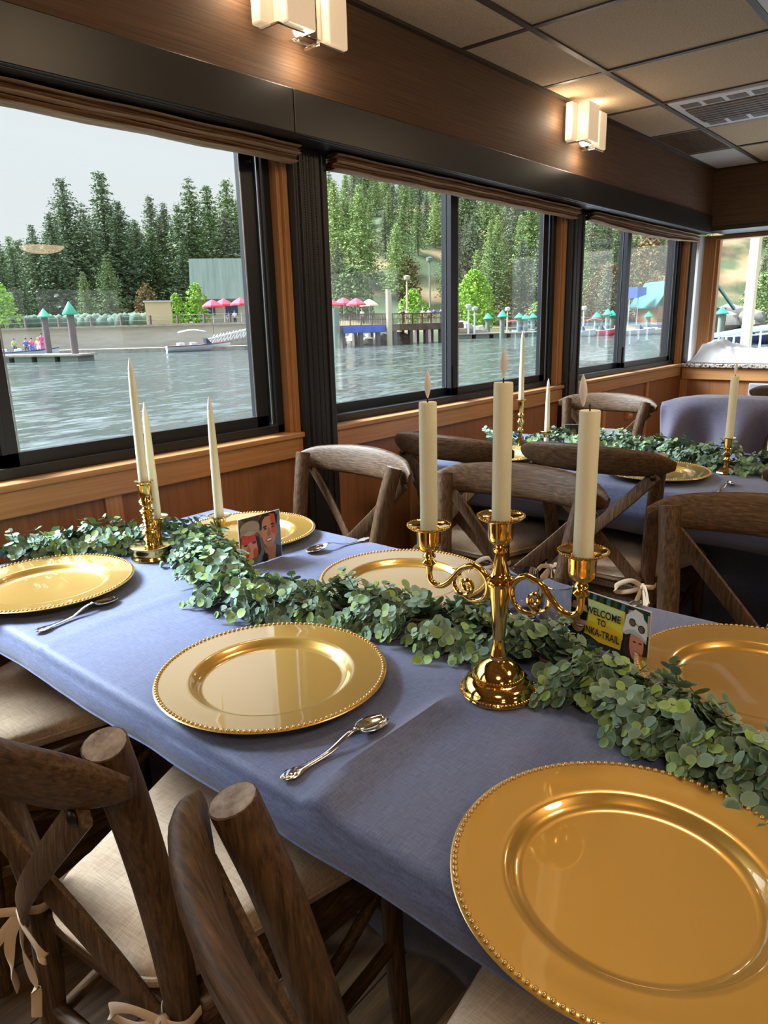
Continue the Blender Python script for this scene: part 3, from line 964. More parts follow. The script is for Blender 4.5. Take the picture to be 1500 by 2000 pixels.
def make_spoon(label):
    t = thing('spoon', label, 'spoon')
    Ls, bl = .172, .052
    n, m = 60, 11
    def surf(u, v):
        s = u * Ls
        q = (v - .5) * 2
        hl = Ls - bl
        if s < hl:
            f = s / hl
            wd = .0032 + .0062 * math.exp(-((f - .13) / .13) ** 2) + .0012 * math.exp(-((f - .5) / .3) ** 2)
            if f < .07:
                wd *= math.sqrt(max(.0, 1 - ((.07 - f) / .07) ** 2)) * .98 + .02
            z = .0022 + .011 * math.exp(-((f - .93) / .22) ** 2) + .0015 * math.exp(-((f) / .2) ** 2)
            z += .0007 * (1 - q * q)
            if f < .30:
                z += .0006 * math.sin(q * 7) * math.sin(f * 70) * (1 - f / .30)
        else:
            f = (s - hl) / bl
            e = math.sqrt(max(0, 1 - ((f - .52) / .52) ** 2))
            wd = max(.0032 * (1 - f) ** 3, .0168 * e ** .9 * (1 - .16 * (f - .5)))
            rim = .010 - .0042 * f
            z = rim - .0072 * e * (1 - q * q)
        return (s, q * wd, z)
    mb = MB().grid(n, m, surf)
    k = int(n * (Ls - bl) / Ls)
    for nm, a, b in (('handle', 0, k), ('bowl', k - 1, n - 1)):
        q = MB()
        vs_ = [mb.v[j * n + i] for j in range(m) for i in range(a, b + 1)]
        w_ = b - a + 1
        q.add(vs_, [(j * w_ + i, j * w_ + i + 1, (j + 1) * w_ + i + 1, (j + 1) * w_ + i) for j in range(m - 1) for i in range(w_ - 1)])
        o = q.build(nm, M['steel'], t, smooth=80)
        sd = o.modifiers.new('thickness', 'SOLIDIFY')
        sd.thickness, sd.offset = .0012, -1
    return t
gs = 'teaspoons on the near table'
sp = make_spoon('silver teaspoon at left, in front of the left edge charger')
def lay(o, a, b, z=TZ + .003):
    """from handle end a to bowl tip b"""
    o.location, o.rotation_euler = (a[0], a[1], z), (0, 0, math.atan2(b[1] - a[1], b[0] - a[0]))
lay(sp, (.463, 1.187), (.63, 1.217)); sp['group'] = gs
for a, b, lab, g_ in (((.450, .548), (.60, .538), 'silver teaspoon with patterned handle beside the middle charger', gs), ((1.21, 1.082), (1.06, 1.118), 'silver teaspoon beside the far charger near the window', gs),
                      ((1.202, .425), (1.04, .48), 'silver teaspoon half hidden behind the WELCOME photo card', gs), ((2.105, .562), (2.27, .555), 'silver teaspoon in front of the short brass candlestick on the second table', gs),
                      ((2.10, 1.085), (2.265, 1.075), 'silver teaspoon between the two chargers on the second table', gs)):
    o = dup(sp, (0, 0, 0), 0, lab, g_)
    lay(o, a, b, TZ + .003)

# ------------------------------------------------------------------ candelabra
CX, CY = .776, .463
ca = thing('candelabra', 'polished gold three-armed candelabra in the middle of the near table', 'candelabra', (CX, CY, TZ + .002), math.atan2(.356 - .578, .784 - .768))
base = [(.050, 0), (.0525, .001), (.0530, .0035), (.0515, .0060), (.050, .0075), (.0485, .012), (.0455, .0175), (.041, .0215), (.036, .0235), (.0345, .0240)]
mb = MB().lathe(base, 64)
for k in range(72):
    a = 2 * PI * k / 72
    mb.ball((.0516 * math.cos(a), .0516 * math.sin(a), .0062), .0019, 6, 4)
foot = mb.build('foot', M['gold'], ca)
mb = MB().lathe([(.0335, .0238), (.0352, .0255), (.0340, .0285), (.032, .033), (.026, .041), (.019, .0465), (.0135, .0495), (.0125, .0510), (.0128, .053), (.0118, .058), (.0098, .066), (.0085, .074), (.0082, .080)], 48)
for k in range(54):
    a = 2 * PI * k / 54
    mb.ball((.0342 * math.cos(a), .0342 * math.sin(a), .0272), .0017, 6, 4)
mb.build('bell', M['gold'], ca)
MB().lathe([(.0082, .080), (.0098, .10), (.0118, .125), (.0137, .150), (.0140, .156), (.0175, .158), (.0180, .161), (.0155, .163), (.0180, .1655), (.0175, .169), (.0145, .171), (.0125, .176), (.0092, .188), (.0068, .198), (.0062, .203), (.0095, .2045), (.0098, .207), (.0068, .2085), (.0066, .211), (.0088, .214)], 40).build('stem', M['gold'], ca)
CUP = [(.006, 0), (.011, .003), (.0155, .008), (.0168, .014), (.0170, .026), (.0178, .0335), (.0205, .0355), (.028, .0372), (.0305, .0392), (.0312, .0405), (.0305, .0412), (.028, .0395), (.0205, .0378), (.0162, .0372), (.0145, .034), (.014, .010), (.004, .008)]
def cup(u, z):
    mb = MB().lathe(CUP, 40, u, 0, z)
    for k in range(48):
        a = 2 * PI * k / 48
        mb.ball((u + .0306 * math.cos(a), .0306 * math.sin(a), z + .0412), .0013, 6, 4)
    return mb.build('candle_cup', M['gold'], ca)
cup(0, .2125)
for s in (-1, 1):
    mb = MB()
    P = []
    for k in range(15):          # big scroll: from the hub over the top
        a = R(300 - k * 15)
        P.append((.0415 + .0245 * math.cos(a), .1515 + .0255 * math.sin(a)))
    P = [p for p in P]
    P += [(.058, .170), (.069, .157), (.079, .146), (.090, .1385), (.101, .1375), (.109, .143), (.1115, .152), (.1115, .166)]
    path = catmull([(p[0] * s, 0, p[1]) for p in P], 4)
    n = len(path)
    mb.tube(path, [.0022 + .0022 * math.sin(PI * min(1, i / (n * .45)) * .5) for i in range(n)], 10)
    Q = []
    for k in range(26):          # inner volute
        a = R(75 - k * 22)
        rr = .0235 - .00072 * k
        Q.append(((.047 + rr * .72 * math.cos(a) + .010 * (1 - k / 26)) * s, 0, .1455 + rr * .72 * math.sin(a)))
    mb.tube(catmull(Q, 3), .0030, 8)
    mb.ball((.047 * s, 0, .1455), .0042, 10, 6)
    mb.tube(catmull([(.060 * s, 0, .169), (.068 * s, 0, .1665), (.074 * s, 0, .1665)], 4), [.0030 - .0025 * i / 8 for i in range(9)], 8)
    mb.tube(catmull([(.040 * s, 0, .176), (.045 * s, 0, .172), (.047 * s, 0, .166)], 4), [.0025 - .002 * i / 8 for i in range(9)], 8)
    mb.build('arm', M['gold'], ca)
    MB().lathe([(.004, .150), (.0055, .164), (.0095, .1675), (.0105, .1695), (.0075, .1725), (.0055, .1745), (.0095, .1775), (.0090, .180), (.006, .184)], 24, .1115 * s, 0, 0).build('drip_knob', M['gold'], ca)
    cup(.1115 * s, .1835)

def make_pillar(label, h=.203, r=.0122):
    t = thing('pillar_candle', label, 'candle')
    mb = MB()
    pr = [(r - .001, 0), (r, .001), (r, h * .5), (r, h - .003), (r - .0006, h - .001), (r - .003, h - .0008), (.001, h - .0022)]
    mb.lathe(pr, 28).build('wax', M['wax'], t)
    MB().tube([(0, 0, h - .003), (.0006, .0004, h + .006)], .0011, 6).build('wick', M['wick'], t)
    fl = [(.0006, 0), (.0022, .004), (.0042, .012), (.0048, .018), (.0040, .025), (.0022, .032), (.0004, .037)]
    MB().lathe(fl, 16, 0, 0, h + .004).build('flame_tip', M['flame'], t)
    return t
rot = ca.rotation_euler.z
def arm_at(u, z):
    return (CX + math.cos(rot) * u, CY + math.sin(rot) * u, TZ + .002 + z)
gc = 'ivory pillar candles in the gold candelabra'
pc = make_pillar('middle ivory pillar candle, standing highest in the candelabra')
pc.location, pc['group'] = arm_at(0, .2225), gc
dup(pc, arm_at(-.1115, .1935), 1, 'ivory pillar candle in the left cup of the candelabra', gc)
o = dup(pc, arm_at(.1115, .1935), 2, 'ivory pillar candle in the right cup, its flame tip tilted', gc)
for c_ in o.children:
    if c_.name.startswith('flame'):
        c_.rotation_euler = (R(-1.2), R(2.2), 0)

# ------------------------------------------------------------------ tapers and brass sticks
def make_taper(label, h=.245):
    t = thing('taper_candle', label, 'candle')
    MB().lathe([(.0105, 0), (.0108, .004), (.0098, h * .45), (.0080, h * .8), (.0066, h - .004), (.0056, h)], 24).build('wax', M['wax'], t)
    MB().lathe([(.0054, 0), (.0058, .004), (.0046, .012), (.0026, .022), (.0006, .030)], 16, 0, 0, h).build('flame_tip', M['flame'], t)
    return t
gt = 'ivory taper candles'
tall = thing('candlestick', 'tall ringed brass candlestick with round drum foot, at the window end', 'candlestick', (.820, 1.392, TZ + .002))
MB().lathe([(.044, 0), (.0455, .003), (.0445, .006), (.042, .009), (.0415, .014), (.0425, .018), (.0415, .023), (.0425, .027), (.0465, .029), (.0470, .031), (.044, .032), (.014, .0325)], 48).build('foot', M['brass'], tall)
pr = [(.014, .0325), (.0125, .036)]
for z, rr in ((.040, .0125), (.0455, .0155), (.051, .0115), (.056, .015), (.0605, .0185), (.066, .0165), (.0715, .0105), (.077, .0125), (.082, .0110), (.087, .0130), (.092, .0110), (.0965, .0135), (.101, .0110), (.106, .0150), (.1105, .0170), (.1155, .0115), (.121, .0105), (.126, .0145), (.1305, .0160)):
    pr += [(rr - .0015, z - .0014), (rr, z), (rr - .0015, z + .0014)]
pr += [(.0165, .1335), (.0140, .1365), (.0138, .150), (.0145, .166), (.0160, .169), (.0145, .171), (.0150, .174), (.0205, .1762), (.0205, .1775), (.0135, .178), (.011, .172), (.003, .168)]
MB().lathe(pr, 36).build('stem', M['brass'], tall)
tp = make_taper('ivory taper in the tall ringed brass candlestick')
tp.location, tp['group'] = (.820, 1.392, TZ + .002 + .168), gt
def make_dish(label, h=.080):
    t = thing('candle_holder', label, 'candle holder')
    MB().lathe([(.026, 0), (.027, .003), (.022, .006), (.009, .010), (.0065, .02), (.0065, h * .5), (.010, h * .68), (.0135, h * .80), (.0145, h * .9), (.0145, h - .004)], 32).build('stem', M['brass'], t)
    MB().lathe([(.013, h - .004), (.022, h - .003), (.0265, h + .0005), (.0260, h + .0012), (.021, h - .001), (.012, h - .001)], 36).build('drip_dish', M['brass'], t)
    return t
gh = 'short brass candle holders in the garlands'
dh = make_dish('short brass candle holder beside the photo of two painted faces')
dh.location, dh['group'] = (.953, 1.312, TZ + .002), gh
dup(tp, (.953, 1.312, TZ + .079), .5, 'ivory taper to the left of the photo of two painted faces', gt)
dup(dh, (.862, 1.425, TZ + .002), 0, 'short brass candle holder hidden in leaves behind the tall candlestick', gh)
dup(tp, (.862, 1.425, TZ + .070), .9, 'shorter ivory taper just right of the tall candlestick', gt)
def make_stick(label, h=.115):
    t = thing('candlestick', label, 'candlestick')
    k = h / .115
    MB().lathe([(.031, 0), (.032, .002), (.030, .005), (.020, .011), (.012, .018), (.008, .027 * k)], 8).build('foot', M['brass'], t, smooth=20)
    MB().lathe([(.008, .027 * k), (.0065, .036 * k), (.012, .040 * k), (.013, .043 * k), (.0085, .047 * k), (.0075, .052 * k), (.0145, .062 * k), (.0075, .070 * k), (.0075, .074 * k), (.013, .079 * k), (.009, .083 * k), (.0115, .087 * k), (.0125, .107 * k), (.0130, .111 * k), (.0205, .1135 * k), (.0205, .115 * k), (.012, .115 * k), (.010, .106 * k), (.003, .104 * k)], 24).build('stem', M['brass'], t)
    return t
gb = 'brass candlesticks on the second table'
bs = make_stick('short brass candlestick with spreading foot, on the second table at right')
bs.location, bs['group'] = (2.428, .617, TZ + .002), gb
dup(bs, (2.50, 1.41, TZ + .002), .3, 'taller brass candlestick by the far window, on the second table', gb)
bs2 = [o for o in C.objects if o.get('label', '').startswith('taller brass')][0]
bs2.scale = (1, 1, 1.66)
dup(tp, (2.50, 1.41, TZ + .002 + .178), .2, 'ivory taper in the taller brass candlestick by the far window', gt)
dup(pc, (2.428, .617, TZ + .002 + .106), .4, 'ivory candle in the short brass candlestick on the second table', gt)
dup(dh, (2.536, 1.313, TZ - .01), 0, 'low candle holder in the second garland, by the black photo card', gh)
dup(tp, (2.536, 1.313, TZ + .0), .6, 'low ivory taper beside the black photo card on the second table', gt)
dup(pc, (2.505, .508, TZ + .05), .1, 'ivory candle cut off by the right edge of the photo', gt)
dup(dh, (2.505, .508, TZ - .028), 0, 'low candle holder at the right edge in the second garland', gh)

# ------------------------------------------------------------------ stemless glasses
def make_glass(label):
    t = thing('wine_glass', label, 'glass')
    pr = [(.022, 0), (.027, .002), (.033, .016), (.0355, .032), (.0345, .05), (.031, .068), (.0285, .084), (.0265, .0845), (.0280, .068), (.0315, .05), (.0325, .032), (.0295, .020), (.022, .011), (.001, .009)]
    MB().lathe([(.001, 0)] + pr, 40, cap=False).build('bowl', M['drink_glass'], t)
    return t
gl = make_glass('clear stemless glass next to the WELCOME photo card')
gl.location, gl['group'] = (1.000, .490, TZ + .002), 'clear glasses behind the candelabra'
dup(gl, (1.022, .566, TZ + .002), 0, 'clear stemless glass just behind the candelabra stem', 'clear glasses behind the candelabra')

# ------------------------------------------------------------------ eucalyptus garlands
def leaf_color(tip, r_):
    k = r_.random()
    a = Vector((.075, .155, .09))
    b = Vector((.24, .36, .27))
    c = a.lerp(b, k)
    if tip and r_.random() < .38:
        c = c.lerp(Vector((.26, .42, .085)), r_.uniform(.4, 1))
    return c
def garland(name, label, pts, nspr, seed, w_=.058, h_=.040, leafr=(.0078, .0140), nring=8, avoid=()):
    r_ = random.Random(seed)
    g = thing(name, label, 'garland', pts[0])
    g['group'] = 'eucalyptus garlands'
    o0 = Vector(pts[0])
    P = catmull([Vector(p) - o0 for p in pts], 14)
    cum = [0]
    for a, b in zip(P, P[1:]):
        cum.append(cum[-1] + (b - a).length)
    tot = cum[-1]
    def at(s):
        for i in range(1, len(cum)):
            if cum[i] >= s:
                f = (s - cum[i - 1]) / max(1e-6, cum[i] - cum[i - 1])
                return P[i - 1].lerp(P[i], f), (P[i] - P[i - 1]).normalized()
        return P[-1], (P[-1] - P[-2]).normalized()
    st, lf = MB(), MB()
    st.tube([p + Vector((.006 * math.sin(i * .9), .006 * math.cos(i * 1.1), .022)) for i, p in enumerate(P)], .0026, 6)
    st.tube([p + Vector((.010 * math.cos(i * .8), .008 * math.sin(i * .7), .016)) for i, p in enumerate(P)], .0022, 6)
    def leaf(pos, nor, dirv, rad, col):
        nor, dirv = nor.normalized(), dirv.normalized()
        dx = (dirv - nor * dirv.dot(nor)).normalized()
        dy = nor.cross(dx)
        asp = r_.uniform(.78, .98)
        cup = r_.uniform(-.10, .32)
        vs_, cs = [pos + dx * rad], [tuple(col * .92)]
        rim = col.lerp(Vector((.42, .52, .40)), .32)
        for q, zz, cc in ((.80, .55, col), (1.0, 1.0, rim)):
            for j in range(nring):
                a = 2 * PI * j / nring
                x = rad + q * rad * math.cos(a) * (1.06 if math.cos(a) > 0 else .98)
                y = q * rad * asp * math.sin(a)
                z = cup * rad * zz * (abs(math.sin(a)) * .7 + .3 * math.cos(a))
                vs_.append(pos + dx * x + dy * y + nor * z)
                cs.append(tuple(cc))
        if min(p.z for p in vs_) + o0.z < TZ + .004:
            dz = TZ + .004 - o0.z - min(p.z for p in vs_)
            vs_ = [p + Vector((0, 0, dz)) for p in vs_]
        for ax, ay, ar in avoid:
            if (vs_[0].x + o0.x - ax) ** 2 + (vs_[0].y + o0.y - ay) ** 2 < ar * ar:
                return
        f = [(0, 1 + j, 1 + (j + 1) % nring) for j in range(nring)] + [(1 + j, 1 + nring + j, 1 + nring + (j + 1) % nring, 1 + (j + 1) % nring) for j in range(nring)]
        lf.add(vs_, f, None, cs)
    for i in range(nspr):
        s = tot * (i + r_.random()) / nspr
        c, t = at(s)
        endf = min(1, (s + .03) / .10, (tot - s + .03) / .10)
        side = Vector((-t.y, t.x, 0))
        ang = r_.uniform(0, PI)
        k = math.sqrt(r_.random())
        base = c + side * (math.cos(ang) * w_ * .62 * k * endf) + Vector((0, 0, .010 + math.sin(ang) * h_ * k))
        d = (side * math.cos(ang) * 1.05 + Vector((0, 0, 1)) * (math.sin(ang) * .75 - .22) + t * r_.uniform(-1.0, 1.0)).normalized()
        ln = r_.uniform(.028, .062) * (1.25 if r_.random() < .12 else 1)
        nl = max(3, int(ln / .0095))
        end = base + d * ln - Vector((0, 0, ln * .18))
        if end.z + o0.z < TZ + .008:
            end.z = TZ + .008 - o0.z
        if base.z + o0.z < TZ + .006:
            base.z = TZ + .006 - o0.z
        if any((p.x + o0.x - ax) ** 2 + (p.y + o0.y - ay) ** 2 < ar * ar for ax, ay, ar in avoid for p in (base, end)):
            continue
        st.tube([base, base.lerp(end, .5) + Vector((0, 0, .003)), end], [.0011, .0009, .0006], 4, cap=False)
        dd = (end - base).normalized()
        pa = r_.uniform(0, PI)
        q0 = dd.cross(Vector((0, 0, 1)))
        if q0.length < .1:
            q0 = dd.cross(Vector((1, 0, 0)))
        q0.normalize()
        q1 = dd.cross(q0)
        for j in range(nl):
            f = (j + .6) / nl
            pos = base.lerp(end, f)
            tip = j >= nl - 2
            rad = r_.uniform(*leafr) * (1 - .38 * f)
            a = pa + j * PI / 2 * .92
            col0 = leaf_color(tip, r_)
            for sg in (-1, 1):
                o = (q0 * math.cos(a) + q1 * math.sin(a)) * sg
                nv = (dd * .75 - o * .25 + Vector((0, 0, .55)) + Vector((r_.uniform(-.4, .4), r_.uniform(-.4, .4), r_.uniform(-.3, .3))))
                leaf(pos, nv, o + dd * .35, rad, col0 * r_.uniform(.85, 1.12))
        leaf(end, dd + Vector((0, 0, .5)), dd + q0 * .4, r_.uniform(*leafr) * .55, leaf_color(True, r_))
    st.build('stem', M['stem'], g)
    lf.build('foliage', M['leaf'], g, smooth=60, fix=False)
    return g
AV = [(CX, CY, .058), (.820, 1.392, .053), (.953, 1.312, .020), (.862, 1.425, .020), (1.0, .49, .036), (1.022, .566, .036)]
garland('eucalyptus_garland', 'eucalyptus leaf garland winding along the middle of the near table',
        [(.615, 1.61, TZ), (.70, 1.585, TZ), (.80, 1.525, TZ), (.885, 1.435, TZ), (.875, 1.29, TZ), (.805, 1.13, TZ), (.765, 1.02, TZ), (.775, .93, TZ), (.815, .84, TZ), (.862, .72, TZ), (.868, .60, TZ), (.875, .48, TZ), (.842, .37, TZ), (.815, .28, TZ), (.785, .19, TZ), (.755, .10, TZ), (.735, -.05, TZ)],
        690, 11, leafr=(.0082, .0148), avoid=AV)
garland('eucalyptus_garland', 'eucalyptus leaf garland along the second table, behind the chair rails',
        [(2.42, 1.50, TZ), (2.50, 1.44, TZ), (2.56, 1.32, TZ), (2.58, 1.18, TZ), (2.60, 1.02, TZ), (2.58, .86, TZ), (2.53, .72, TZ), (2.49, .60, TZ), (2.47, .48, TZ), (2.45, .36, TZ), (2.42, .2, TZ)],
        360, 23, w_=.07, h_=.05, leafr=(.0095, .015), nring=6, avoid=[(2.428, .617, .036), (2.5, 1.41, .036), (2.536, 1.313, .02)])

# ------------------------------------------------------------------ photo cards standing in the leaves
def photo_card(name, label, p0, p1, h, draw):
    """card standing from ground point p0 (left edge as seen) to p1"""
    a = math.atan2(p1[1] - p0[1], p1[0] - p0[0])
    wd = math.hypot(p1[0] - p0[0], p1[1] - p0[1])
    t = thing(name, label, 'photo', (p0[0], p0[1], TZ + .003), a)
    MB().box(0, wd, 0, .0012, 0, h).build('card', M['card_edge'], t, smooth=0)
    mb = MB()
    lay_ = [0]
    def poly(pts, col):
        lay_[0] += 1
        y = -.00012 * lay_[0] - .0001
        pts = [(max(.0012, min(wd - .0012, u * wd)), max(.001, min(h - .0012, v * h))) for u, v in pts]
        mb.add([(u, y, v) for u, v in pts], [tuple(range(len(pts)))], None, rgb(*col))
    def oval(u, v, ru, rv, col, tilt=0, a0=0, a1=360, n=28):
        k = h / wd
        P = []
        for i in range(n + 1 if a1 - a0 < 360 else n):
            an = R(a0 + (a1 - a0) * i / n)
            x, y = ru * math.cos(an), rv * math.sin(an)
            c, s = math.cos(R(tilt)), math.sin(R(tilt))
            P.append((u + c * x - s * y * k, v + s * x / k + c * y))
        poly(P, col)
    draw(poly, oval)
    mb.build('print', M['photo'], t, smooth=0, fix=False)
    return t, wd
def faces(poly, oval):
    poly([(0, 0), (1, 0), (1, 1), (0, 1)], (112, 104, 100))
    poly([(.78, 0), (1, 0), (1, 1), (.80, 1)], (96, 124, 134))
    poly([(.30, .80), (.52, .78), (.50, 1), (.05, 1)], (70, 58, 58))
    poly([(.34, 0), (1, 0), (1, .22), (.86, .30), (.62, .28), (.44, .16)], (42, 54, 68))
    poly([(.44, .16), (.56, .28), (.54, .06), (.40, 0), (.34, 0)], (98, 124, 138))
    poly([(.56, .30), (.86, .30), (.82, .0), (.62, .0)], (164, 118, 92))
    oval(.70, .64, .175, .38, (196, 140, 108))
    oval(.515, .60, .03, .08, (190, 132, 104)); oval(.885, .58, .025, .08, (176, 112, 88))
    poly([(.50, .66), (.49, .86), (.56, .99), (.86, 1.0), (.93, .90), (.90, .70), (.87, .86), (.76, .93), (.62, .92), (.55, .84), (.53, .68)], (40, 32, 28))
    poly([(.72, .97), (.86, .94), (.88, .60), (.84, .52), (.76, .58), (.78, .80)], (204, 82, 46))
    oval(.61, .72, .055, .018, (50, 38, 34), 8); oval(.80, .74, .055, .018, (50, 38, 34), -4)
    oval(.615, .675, .035, .018, (70, 50, 44)); oval(.80, .685, .035, .018, (60, 40, 36))
    poly([(.69, .68), (.66, .53), (.70, .51), (.75, .53), (.72, .68)], (168, 108, 82))
    oval(.69, .435, .075, .040, (130, 58, 50), 4); oval(.69, .44, .062, .022, (232, 222, 214), 4)
    oval(.70, .315, .10, .05, (176, 124, 100))
    oval(.22, .40, .205, .26, (206, 152, 120))
    poly([(.02, .52), (.06, .68), (.22, .74), (.38, .68), (.43, .54), (.34, .46), (.24, .50), (.12, .44)], (206, 74, 52))
    oval(.12, .45, .05, .02, (74, 52, 46)); oval(.32, .47, .05, .022, (74, 52, 46))
    poly([(.18, .46), (.13, .32), (.20, .30), (.24, .32)], (186, 112, 84))
    oval(.12, .23, .07, .04, (190, 60, 60)); oval(.34, .26, .05, .10, (202, 84, 60))
    poly([(.36, .62), (.45, .55), (.48, .30), (.42, .18)], (44, 34, 32))
    oval(.24, .78, .23, .15, (176, 168, 150))
    poly([(0, .60), (.04, .66), (.22, .73), (.40, .66), (.47, .60), (.46, .72), (.02, .78)], (160, 152, 136))
    for k in range(6):
        v = .70 + k * .035
        poly([(.03, v), (.22, v + .05), (.45, v), (.45, v + .007), (.22, v + .057), (.03, v + .007)], (138, 130, 116))
    oval(.56, .08, .065, .11, (28, 26, 28)); 
photo_card('photo_card', 'photo card of two smiling faces painted red, standing in the leaves by the window end', (.887, 1.160), (1.0, 1.157), .108, faces)
def trail(poly, oval):
    poly([(0, 0), (1, 0), (1, 1), (0, 1)], (52, 60, 50))
    poly([(.22, .55), (1, .55), (1, .92), (.22, .92)], (208, 214, 214))
    for k in range(16):
        u = .02 + k * .046
        poly([(u, 1), (u + .05, 1), (u + .03, .80 + .05 * math.sin(k * 2.1)), (u - .01, .86)], ((40, 84, 50), (26, 46, 36), (60, 120, 130), (60, 44, 34))[k % 4])
    poly([(.20, .30), (.70, .34), (.71, .86), (.22, .88)], (232, 212, 70))
    poly([(.20, .12), (.68, .14), (.70, .44), (.45, .52), (.21, .46)], (230, 188, 44))
    poly([(.24, .70), (.66, .66), (.68, .84), (.24, .86)], (206, 222, 160))
    poly([(.0, 0), (.70, 0), (.70, .14), (.45, .10), (.28, .20), (.12, .22), (0, .1)], (40, 42, 48))
    oval(.12, .52, .115, .34, (206, 158, 128), -4)
    poly([(0, .62), (.02, .86), (.12, .96), (.23, .88), (.255, .66), (.22, .74), (.05, .76)], (38, 30, 28))
    poly([(.015, .60), (.115, .59), (.11, .45), (.035, .45)], (24, 22, 24)); poly([(.13, .60), (.245, .60), (.235, .45), (.15, .44)], (24, 22, 24))
    poly([(.01, .62), (.25, .62), (.25, .59), (.01, .59)], (24, 22, 24))
    poly([(.11, .54), (.10, .40), (.15, .40), (.135, .54)], (178, 126, 98))
    oval(.15, .325, .065, .035, (120, 60, 54), 6); oval(.15, .33, .055, .018, (238, 232, 226), 6)
    poly([(.74, .10), (.76, .60), (.99, .40), (.98, 0), (.80, 0)], (58, 36, 28))
    oval(.875, .36, .085, .30, (212, 138, 112))
    oval(.85, .40, .022, .014, (70, 46, 40)); oval(.92, .40, .022, .014, (70, 46, 40))
    oval(.885, .20, .045, .035, (150, 66, 60)); oval(.885, .205, .038, .018, (240, 234, 228))
    poly([(.70, .50), (.74, .84), (.84, .98), (.97, .92), (1, .70), (1, .48), (.93, .55), (.84, .62), (.76, .58)], (226, 228, 230))
    poly([(.70, .50), (.76, .58), (.84, .62), (.93, .55), (1, .48), (1, .43), (.92, .50), (.82, .54), (.74, .48)], (190, 192, 196))
    oval(.815, .735, .040, .070, (60, 40, 36), 12); oval(.925, .665, .040, .070, (60, 40, 36), 12)
    poly([(.84, .735), (.90, .69), (.90, .70), (.84, .75)], (60, 40, 36))
    oval(.815, .735, .030, .052, (116, 88, 82), 12); oval(.925, .665, .030, .052, (116, 88, 82), 12)
    poly([(.93, .97), (1, .98), (1, .80), (.95, .86)], (32, 62, 40))
tcard, twd = photo_card('photo_card', 'photo card with a yellow WELCOME TO INKA-TRAIL sign between two smiling people', (.995, .462), (.964, .325), .088, trail)
def lettering(text, u, v, size, sx, tilt=0):
    cu = bpy.data.curves.new('letters', 'FONT')
    cu.body, cu.size, cu.align_x, cu.extrude, cu.offset = text, size, 'CENTER', .00005, .0003
    tmp = bpy.data.objects.new('letters', cu)
    C.objects.link(tmp)
    dg = bpy.context.evaluated_depsgraph_get()
    me = bpy.data.meshes.new_from_object(tmp.evaluated_get(dg))
    bpy.data.objects.remove(tmp)
    o = bpy.data.objects.new('lettering', me)
    me.materials.clear()
    me.materials.append(M['wick'])
    C.objects.link(o)
    o.parent = tcard
    o.location = (u * twd, -.0052, v * .088)
    o.rotation_euler = (R(90), R(-tilt), 0)
    o.scale = (sx, 1, 1)
lettering('WELCOME', .455, .63, .0165, .78)
lettering('TO', .44, .47, .0145, .8)
lettering('INKA-TRAIL', .445, .25, .0170, .72)
def dark(poly, oval):
    poly([(0, 0), (1, 0), (1, 1), (0, 1)], (44, 42, 36))
    poly([(.1, 0), (.9, 0), (.7, .5), (.4, .55)], (82, 74, 54))
    oval(.35, .6, .12, .2, (112, 88, 66)); oval(.66, .62, .12, .2, (104, 78, 58))
photo_card('photo_card', 'black photo card in the second garland beside the low taper', (2.63, 1.285), (2.675, 1.195), .085, dark)
def pale(poly, oval):
    poly([(0, 0), (1, 0), (1, 1), (0, 1)], (206, 206, 214))
    poly([(0, 0), (1, 0), (1, .4), (0, .5)], (168, 172, 186))
photo_card('photo_card', 'pale photo card in the second garland behind the right pillar candle', (2.655, 1.165), (2.67, 1.075), .075, pale)

# ================================================================== outside
WZ = -1.40
def hp(px):
    return 647.7 - .02627 * px          # horizon row in the photo at column px
def spot(px, d, z=None):
    p = seen_at(px, hp(px), d)
    return Vector((p.x, p.y, WZ if z is None else z))
def zof(px, py, d):
    return seen_at(px, py, d).z
def lerp_tab(tab, x):
    for (a, va), (b, vb) in zip(tab, tab[1:]):
        if x <= b:
            f = max(0, (x - a) / (b - a))
            return va + (vb - va) * f
    return tab[-1][1]
SHORE = [(-600, 112), (-200, 104), (0, 100), (150, 98), (420, 92), (480, 91), (660, 92), (750, 96), (880, 100), (900, 108), (1050, 112), (1300, 118), (1450, 128), (1700, 150), (2300, 180)]
HILL = [(-600, 6), (300, 7), (480, 10), (640, 24), (760, 30), (1000, 32), (1300, 34), (1500, 38), (2300, 40)]
def ground(px, d):
    s = lerp_tab(SHORE, px)
    t = d - s
    if t <= 0:
        return WZ - .3
    flat = 3.0 if px < 490 else 1.2
    z = WZ + flat * min(1, t / 3)
    run = 16 if px < 490 else 9
    if t > run:
        k = min(1, (t - run) / 95)
        z += lerp_tab(HILL, px) * (k * k * (3 - 2 * k)) ** .85
    z += .5 * noise.noise(Vector((px * .012, t * .05, 2))) * min(1, t / 20)
    return z
# lake
o = MB().box(-300, 420, 4.0, 420, WZ - .5, WZ).build('lake_water', M['water'], smooth=0)
tag(o, 'rippled grey-green lake water', kind='structure')
o2 = MB().box(6.6, 420, -380, 3.99, WZ - .5, WZ).box(-300, 6.6, -380, -8, WZ - .5, WZ).build('lake_water', M['water'], smooth=0)
tag(o2, 'rippled lake water beyond the bow', kind='structure')
